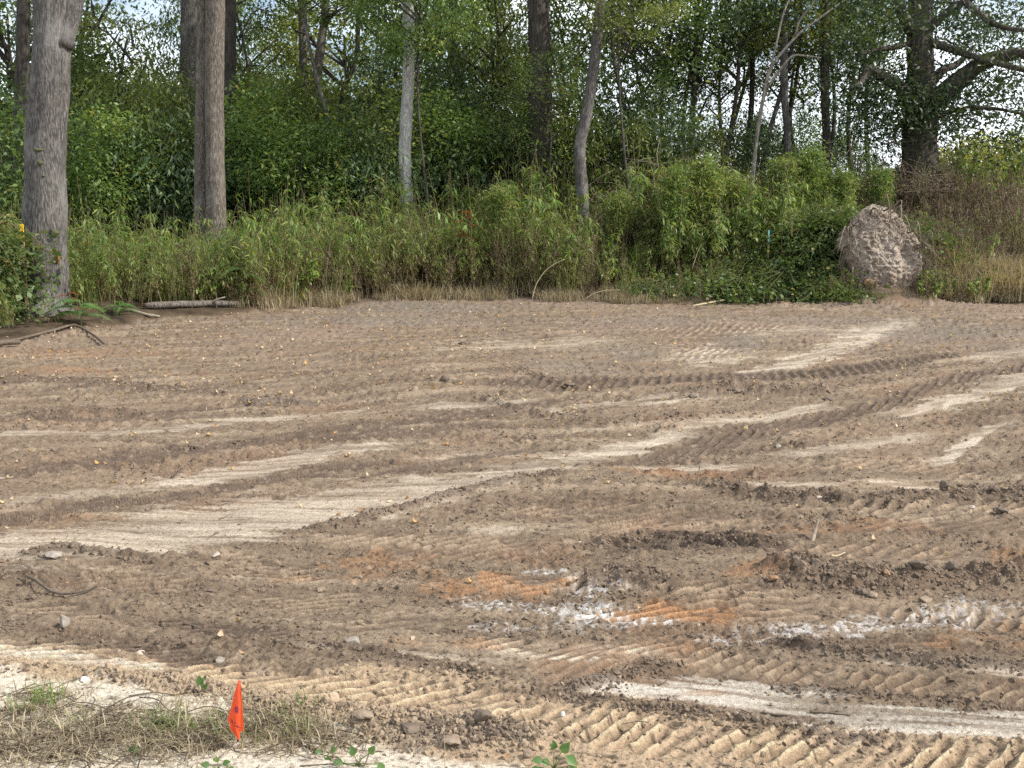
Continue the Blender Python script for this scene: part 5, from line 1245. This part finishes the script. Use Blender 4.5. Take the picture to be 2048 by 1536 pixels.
def stick(name, label, pix, wpx, mat, lift=1.0, heights=None, cat='stick', taper=.5, seg=8, rough=.2):
    P_ = np.array([on_ground(u, v) for u, v in pix]); s = math.hypot(P_[0, 1], CAM_H) / F_PX / 2; r0 = wpx * s
    P_[:, 2] += r0 * lift * .8
    if heights is not None: P_[:, 2] += np.array(heights)
    base = P_[0].copy(); n = max(10, len(pix) * 5)
    V, Fs = tube(spline(P_ - base, n), np.linspace(r0, r0 * taper, n), seg, rough, int(pix[0][0]))
    return tag(link(name, raw_mesh(name, V, Fs, mat), None, base), label, cat, 'sticks lying on the soil' if cat == 'stick' else None)
lg = at(290, 636, 18.2); gz = ground_z(lg[0], lg[1])
log = empty('log', (lg[0], lg[1], gz), 'grey weathered log lying along the foot of the weeds', 'log')
P_ = np.array([on_ground(290, 637), on_ground(350, 633), on_ground(420, 629), on_ground(478, 626)]); P_[:, 2] += 0.07
Vl, Fl = tube(spline(P_ - np.array(log.location), 30), np.interp(np.linspace(0, 1, 30), [0, .1, .7, 1], [.040, .058, .052, .042]), 16, .12, 9, ridge=(.006, 9, 2)); link('trunk', raw_mesh('trunk', Vl, Fl, M['bark_tan']), log)
mb = MB(); q0 = P_[2] - np.array(log.location); add_tube(mb, spline([q0, q0 + [.12, -.02, .06], q0 + [.28, -.03, .11]], 6), np.linspace(.025, .012, 6), 7); link('branch_stub', mb.mesh('branch_stub', M['rust'] if False else M['stick']), log)
stick('branch', 'short mossy branch lying left of the grey log', [(255, 640), (290, 642), (320, 641)], 8, M['stick'])
stick('stick', 'dark stick lying at the left edge of the soil', [(-20, 962), (20, 957), (62, 948)], 9, M['stick'])
stick('root_stick', 'thick dark curved root in the soil at lower left', [(55, 1165), (72, 1182), (105, 1198), (140, 1202), (178, 1198), (195, 1188)], 7, M['twig'], heights=[.01, .03, .01, .01, .02, .0])
stick('stick', 'thin root lying right of the thick curved root', [(178, 1185), (205, 1186), (222, 1187), (245, 1193)], 3, M['stick'])
stick('stick', 'stubby grey stick on the pale band at lower right', [(1527, 1423), (1552, 1426), (1576, 1428)], 8, M['stick'], taper=.8)
stick('stick', 'dark stick right of the stubby grey one on the pale band', [(1620, 1424), (1648, 1425), (1668, 1427), (1700, 1431)], 6, M['twig'])
stick('stick', 'small forked twig at the left end of the pale band', [(1310, 1374), (1330, 1371), (1345, 1362)], 3, M['twig'], heights=[0, .01, .05])
stick('stake', 'short broken root standing upright at right', [(1624, 1092), (1630, 1084), (1634, 1082)], 9, M['rust'] if False else M['stick'], heights=[-.02, .03, .075], taper=.5)
stick('stick', 'pale curled stick below the upright root', [(1662, 1118), (1674, 1112), (1690, 1108)], 5, M['straw'])
stick('stick', 'thin twig stuck in the soil by the right hand prints', [(1394, 972), (1396, 968), (1399, 962)], 4, M['twig'], heights=[0, .05, .1])
stick('stick', 'long thin twig on the sand left of the bottom seedling', [(600, 1532), (680, 1529), (760, 1526)], 3, M['twig'])
stick('stick', 'small dark stick in the soil at lower left centre', [(362, 1232), (385, 1242), (412, 1246)], 4, M['twig'])
stick('stick', 'long pale cane lying at the foot of the vine heap', [(1385, 612), (1450, 606), (1520, 604), (1580, 598), (1620, 590)], 4, M['straw'], heights=[0, .05, .12, .16, .3])
stick('stick', 'second pale cane crossing the vine heap foot', [(1560, 606), (1600, 604), (1650, 598), (1690, 592)], 4, M['straw'], heights=[.05, .1, .2, .35])
def cane(label, pix, d, w):
    P_ = np.array([at(u, v, d) for u, v in pix]); base = P_[0].copy()
    V, Fs = tube(spline(P_ - base, 16), np.linspace(w, w * .4, 16), 5); return tag(link('bent_stem', raw_mesh('bent_stem', V, Fs, M['straw']), None, base), label, 'stem', 'bent straw stems over the soil edge')
cane('long straw stem arching over the soil edge below the weeds', [(1064, 600), (1072, 570), (1088, 545), (1106, 530), (1130, 518)], 21.2, .012)
cane('low straw stem arching right beside the long arching stem', [(1172, 598), (1186, 588), (1210, 581), (1240, 580)], 20.9, .009)
cane('straight straw stem standing up in the weeds above the white scrap', [(1385, 535), (1395, 505), (1403, 488)], 21.8, .007)
cane('thin upright stem at the bottom centre of the soil', [(890, 1545), (889, 1480), (884, 1420)], 3.25, .0013)
# exposed roots at the foot of the scarred trunk
for i, (pix, w, lab) in enumerate([([(-40, 700), (10, 690), (60, 682), (110, 672), (150, 664), (185, 672), (208, 690)], 7, 'long exposed root curving along the soil edge below the scarred trunk'),
                                  ([(-40, 704), (0, 694), (40, 690)], 13, 'thick knobbly root at the left edge of the soil')]):
    o = stick('exposed_root', lab, pix, w, M['twig'], cat='root', taper=.7, rough=.35, heights=[.03] * len(pix))
# stakes
def stake(label, u, v0, v1, d, wpx, mat, matn):
    t = at(u, v0, d); b_ = at(u + 1, v1, d); gz = float(terrain(t[0], t[1])); w = wpx * d / F_PX / 2
    root = empty('survey_stake', (t[0], t[1], gz), label, 'stake')
    def box(z0, z1, m_, nm, k=1):
        V = np.array([[sx * w * k, sy * w * .4 * k, z] for z in (z0, z1) for sx, sy in ((-1, -1), (1, -1), (1, 1), (-1, 1))]); F = np.array([[0, 1, 5, 4], [1, 2, 6, 5], [2, 3, 7, 6], [3, 0, 4, 7], [4, 5, 6, 7], [0, 3, 2, 1]])
        link(nm, raw_mesh(nm, V, F, m_, False), root)
    box(-.1, b_[2] - gz, matn, 'post'); box(b_[2] - gz + .001, t[2] - gz, mat, 'painted_top', 1.06)
    return root
M['yellow'] = plain_mat('yellow_paint', (.62, .38, .02), (.8, .52, .04), 30, .6, .1); M['wood'] = plain_mat('stake_wood', (.3, .22, .13), (.42, .32, .2), 40); M['cyan'] = plain_mat('cyan_paint', (.12, .38, .42), (.2, .5, .52), 30, .6, .1)
stake('yellow topped survey stake left of the scarred trunk', 43, 448, 482, 16.6, 6, M['yellow'], M['wood'])
stake('pale turquoise marker stake in the green weeds on the bank', 1538, 460, 484, 22.6, 3, M['cyan'], M['wood'])
# ------------------------------------------------------------------ seedlings at the bottom edge
def seedling(label, u, v, hpx, lv, mat=None, vine=False):
    p = on_ground(u, v); s = math.hypot(p[1], CAM_H) / F_PX; root = empty('seedling', p, label, 'seedling', 'green seedlings on the sand')
    st = MB()
    for (du, dv, L, a, el) in lv:
        tip = np.array([du * s, -.02 * abs(du) / 40, dv * s])
        add_tube(st, spline([[0, 0, -.005], tip * np.array([.35, 1, .6]), tip], 5), .0018, 4)
    link('stem', st.mesh('stem', M['greenstem']), root)
    for k, (du, dv, L, a, el) in enumerate(lv):
        tip = np.array([du * s, -.02 * abs(du) / 40, dv * s]); l = L * s * .8; a = math.radians(a)
        D = np.array([math.cos(a) * math.cos(math.radians(el)), -.35, math.sin(a)]); D = unit(D)
        N_ = unit(np.array([.1, -.75, .65])); S = unit(np.cross(D, N_)); N_ = np.cross(S, D)
        t = np.linspace(0, 1, 6); wv = np.array([.05, .75, 1, .85, .5, .02]) * l * .36
        ax = tip + D * (t * l)[:, None] - N_ * (.22 * l * t ** 2)[:, None]
        V = np.concatenate([ax + S * wv[:, None] + N_ * wv[:, None] * .3, ax, ax - S * wv[:, None] + N_ * wv[:, None] * .3]); j = np.arange(5)
        mb = MB(); mb.add(V, np.concatenate([np.stack([j, j + 1, j + 7, j + 6], 1), np.stack([j + 6, j + 7, j + 13, j + 12], 1)]), .3 + .12 * (k % 5)); link('leaf', mb.mesh('leaf', mat or M['seedling']), root)
    return root
seedling('broad leaved green seedling at the bottom edge right of the black clump', 1108, 1528, 50, [(-22, 22, 26, 170, 0), (-8, 12, 26, 150, 10), (14, 36, 34, 60, 10), (22, 30, 34, -30, 10), (30, 12, 40, -60, 10), (0, 40, 24, 90, 0), (-28, 8, 22, 200, 0)])
seedling('low vine with several leaves at the bottom edge left of centre', 715, 1530, 30, [(0, 6, 34, -90, 0), (-6, 20, 26, 100, 0), (24, 26, 26, 60, 0), (40, 10, 28, -50, 0), (36, -2, 26, -20, 0), (-26, 8, 24, 160, 0)])
seedling('single leaf sprig at the bottom edge left of the low vine', 652, 1516, 30, [(4, 10, 26, -80, 0), (-8, 16, 16, 150, 0), (10, 20, 18, 40, 0)])
seedling('bright green sprout above the orange flag', 405, 1396, 30, [(-2, 12, 26, 95, 0), (4, 4, 18, 60, 0), (6, 24, 12, 70, 0)])
seedling('single bright green leaf in the dry grass left of the flag', 262, 1505, 20, [(4, 8, 26, 10, 0), (0, 4, 18, 70, 0)])
seedling('small low sprout at the bottom edge below the flag', 436, 1532, 20, [(-14, 10, 22, 160, 0), (10, 12, 22, 30, 0), (0, 14, 16, 100, 0), (22, 6, 16, 0, 0)])

# ------------------------------------------------------------------ the orange pin flag
p = on_ground(478, 1492); dF = p[1]; 
def fp(u, v, off=0.0): q = at(u, v, dF + off); return q - p
flag = empty('marker_flag', p, 'small bright orange pin flag with dark markings, drooping over the dry grass', 'flag')
mb = MB(); add_tube(mb, spline([[0, 0, -.08], fp(479, 1440, .004), fp(480, 1359, .004)], 10), .0016, 7); 
M['wire'] = plain_mat('wire', (.25, .25, .25), (.4, .4, .4), 50, .5, 0); link('wire_pole', mb.mesh('wire_pole', M['wire']), flag)
m, nt, out = new_mat('flag_vinyl'); pb = nt.nodes.new('ShaderNodeBsdfPrincipled'); pb.inputs['Roughness'].default_value = .42
nz = noise_n(nt, 40, 3); nt.links.new(ramp(nt, nz, [(.3, (.72, .075, .02)), (.7, (.84, .105, .03))]), pb.inputs['Base Color'])
tr = nt.nodes.new('ShaderNodeBsdfTranslucent'); tr.inputs[0].default_value = (.9, .14, .03, 1); mx = nt.nodes.new('ShaderNodeMixShader'); mx.inputs[0].default_value = .3
nt.links.new(pb.outputs[0], mx.inputs[1]); nt.links.new(tr.outputs[0], mx.inputs[2]); nt.links.new(mx.outputs[0], out.inputs[0]); M['flag'] = m
vr = np.linspace(1360, 1481, 34); tv = [1360, 1364, 1400, 1440, 1443, 1463, 1466, 1472, 1481]
lu = np.interp(vr, [1360, 1385, 1412, 1440, 1446, 1458, 1468, 1481], [477, 469, 462.5, 454.5, 459, 460, 469, 478]); fu = np.interp(vr, [1360, 1400, 1440, 1481], [478.5, 480.2, 481, 479.5])
ncol = 11; VV_ = []; sh = lambda k, t: -.010 * math.sin(k * math.pi) - .006 * math.sin(k * 7 + t * 5) * t
UVrow = []
for v_, l_, f_ in zip(vr, lu, fu):
    t = (v_ - 1360) / 121
    for k in np.linspace(0, 1, ncol): VV_.append(fp(l_ + (f_ - l_) * k, v_, -.006 - .012 * math.sin(k * 2.4) * min(1, t * 3) - .004 * math.sin(k * 6 + t * 6) * t))
def gridf(nr_, nc_, o0): 
    i = (np.arange(nr_ - 1)[:, None] * nc_ + np.arange(nc_ - 1)[None]).ravel() + o0; return np.stack([i, i + 1, i + nc_ + 1, i + nc_], 1)
F1 = gridf(34, ncol, 0); VV_ = np.array(VV_)
vr2 = np.linspace(1361, 1464, 26); ru = np.interp(vr2, [1361, 1400, 1440, 1464], [481, 484.5, 486.5, 487.5]); fu2 = np.interp(vr2, [1361, 1400, 1464], [479.2, 480.8, 480.6]); V2 = []
for v_, l_, f_ in zip(vr2, fu2, ru):
    t = (v_ - 1361) / 103
    for k in np.linspace(0, 1, 6): V2.append(fp(l_ + (f_ - l_) * k, v_ - k * 2 * t, .012 * (1 - k) * t + .003 - .010 * k))
V2 = np.array(V2)
link('flag_cloth', raw_mesh('flag_cloth', np.concatenate([VV_, V2]), [np.concatenate([F1, gridf(26, 6, len(VV_))])], M['flag']), flag)
M['ink'] = plain_mat('ink', (.06, .02, .09), (.10, .03, .13), 30, .6, 0)
def on_flag(u, v):
    i = np.interp(v, vr, np.arange(34)); l_ = np.interp(v, vr, lu); f_ = np.interp(v, vr, fu); k = np.clip((u - l_) / (f_ - l_), 0, 1) * (ncol - 1)
    a, b_ = int(i), int(k); a = min(a, 32); b_ = min(b_, ncol - 2); fa, fb = i - a, k - b_; g_ = VV_.reshape(34, ncol, 3)
    return g_[a, b_] * (1 - fa) * (1 - fb) + g_[a + 1, b_] * fa * (1 - fb) + g_[a, b_ + 1] * (1 - fa) * fb + g_[a + 1, b_ + 1] * fa * fb + np.array([0, -.0012, 0])
mb = MB()
for k in range(9):
    a = k * 2 * math.pi / 9 + .2; cu, cv = 473.5, 1419
    add_tube(mb, [on_flag(cu + math.cos(a) * 2.4, cv + math.sin(a) * 3), on_flag(cu + math.cos(a) * 6, cv + math.sin(a) * 8)], [.0013, .0005], 4)
add_tube(mb, [on_flag(473.5 + math.cos(a) * 2.3, 1419 + math.sin(a) * 3) for a in np.linspace(0, 6.28, 12)], .0008, 4)
link('sunburst_print', mb.mesh('sunburst_print', M['ink']), flag)
mb = MB()
GL = {'X': [[(0, 0), (1, 1)], [(0, 1), (1, 0)]], ',': [[(.4, .9), (.2, 1.25)]], '5': [[(1, 0), (.1, 0), (.1, .45), (.8, .5), (.8, .95), (0, 1)]], '4': [[(.7, 1), (.7, 0), (0, .65), (1, .65)]], '2': [[(0, .15), (.5, 0), (.9, .25), (0, 1), (1, 1)]]}
u0, v0 = 462.5, 1438
for ch in 'X,542':
    w = 2.4 if ch == ',' else 3.3
    for ln in GL[ch]:
        add_tube(mb, [on_flag(u0 + x * w + y * .4, v0 + y * 7 + x * 2.6) for x, y in ln], .0007, 4)
    u0 += w + .7; v0 += 4.1 if ch != ',' else 1.6
link('lettering', mb.mesh('lettering', M['ink']), flag)
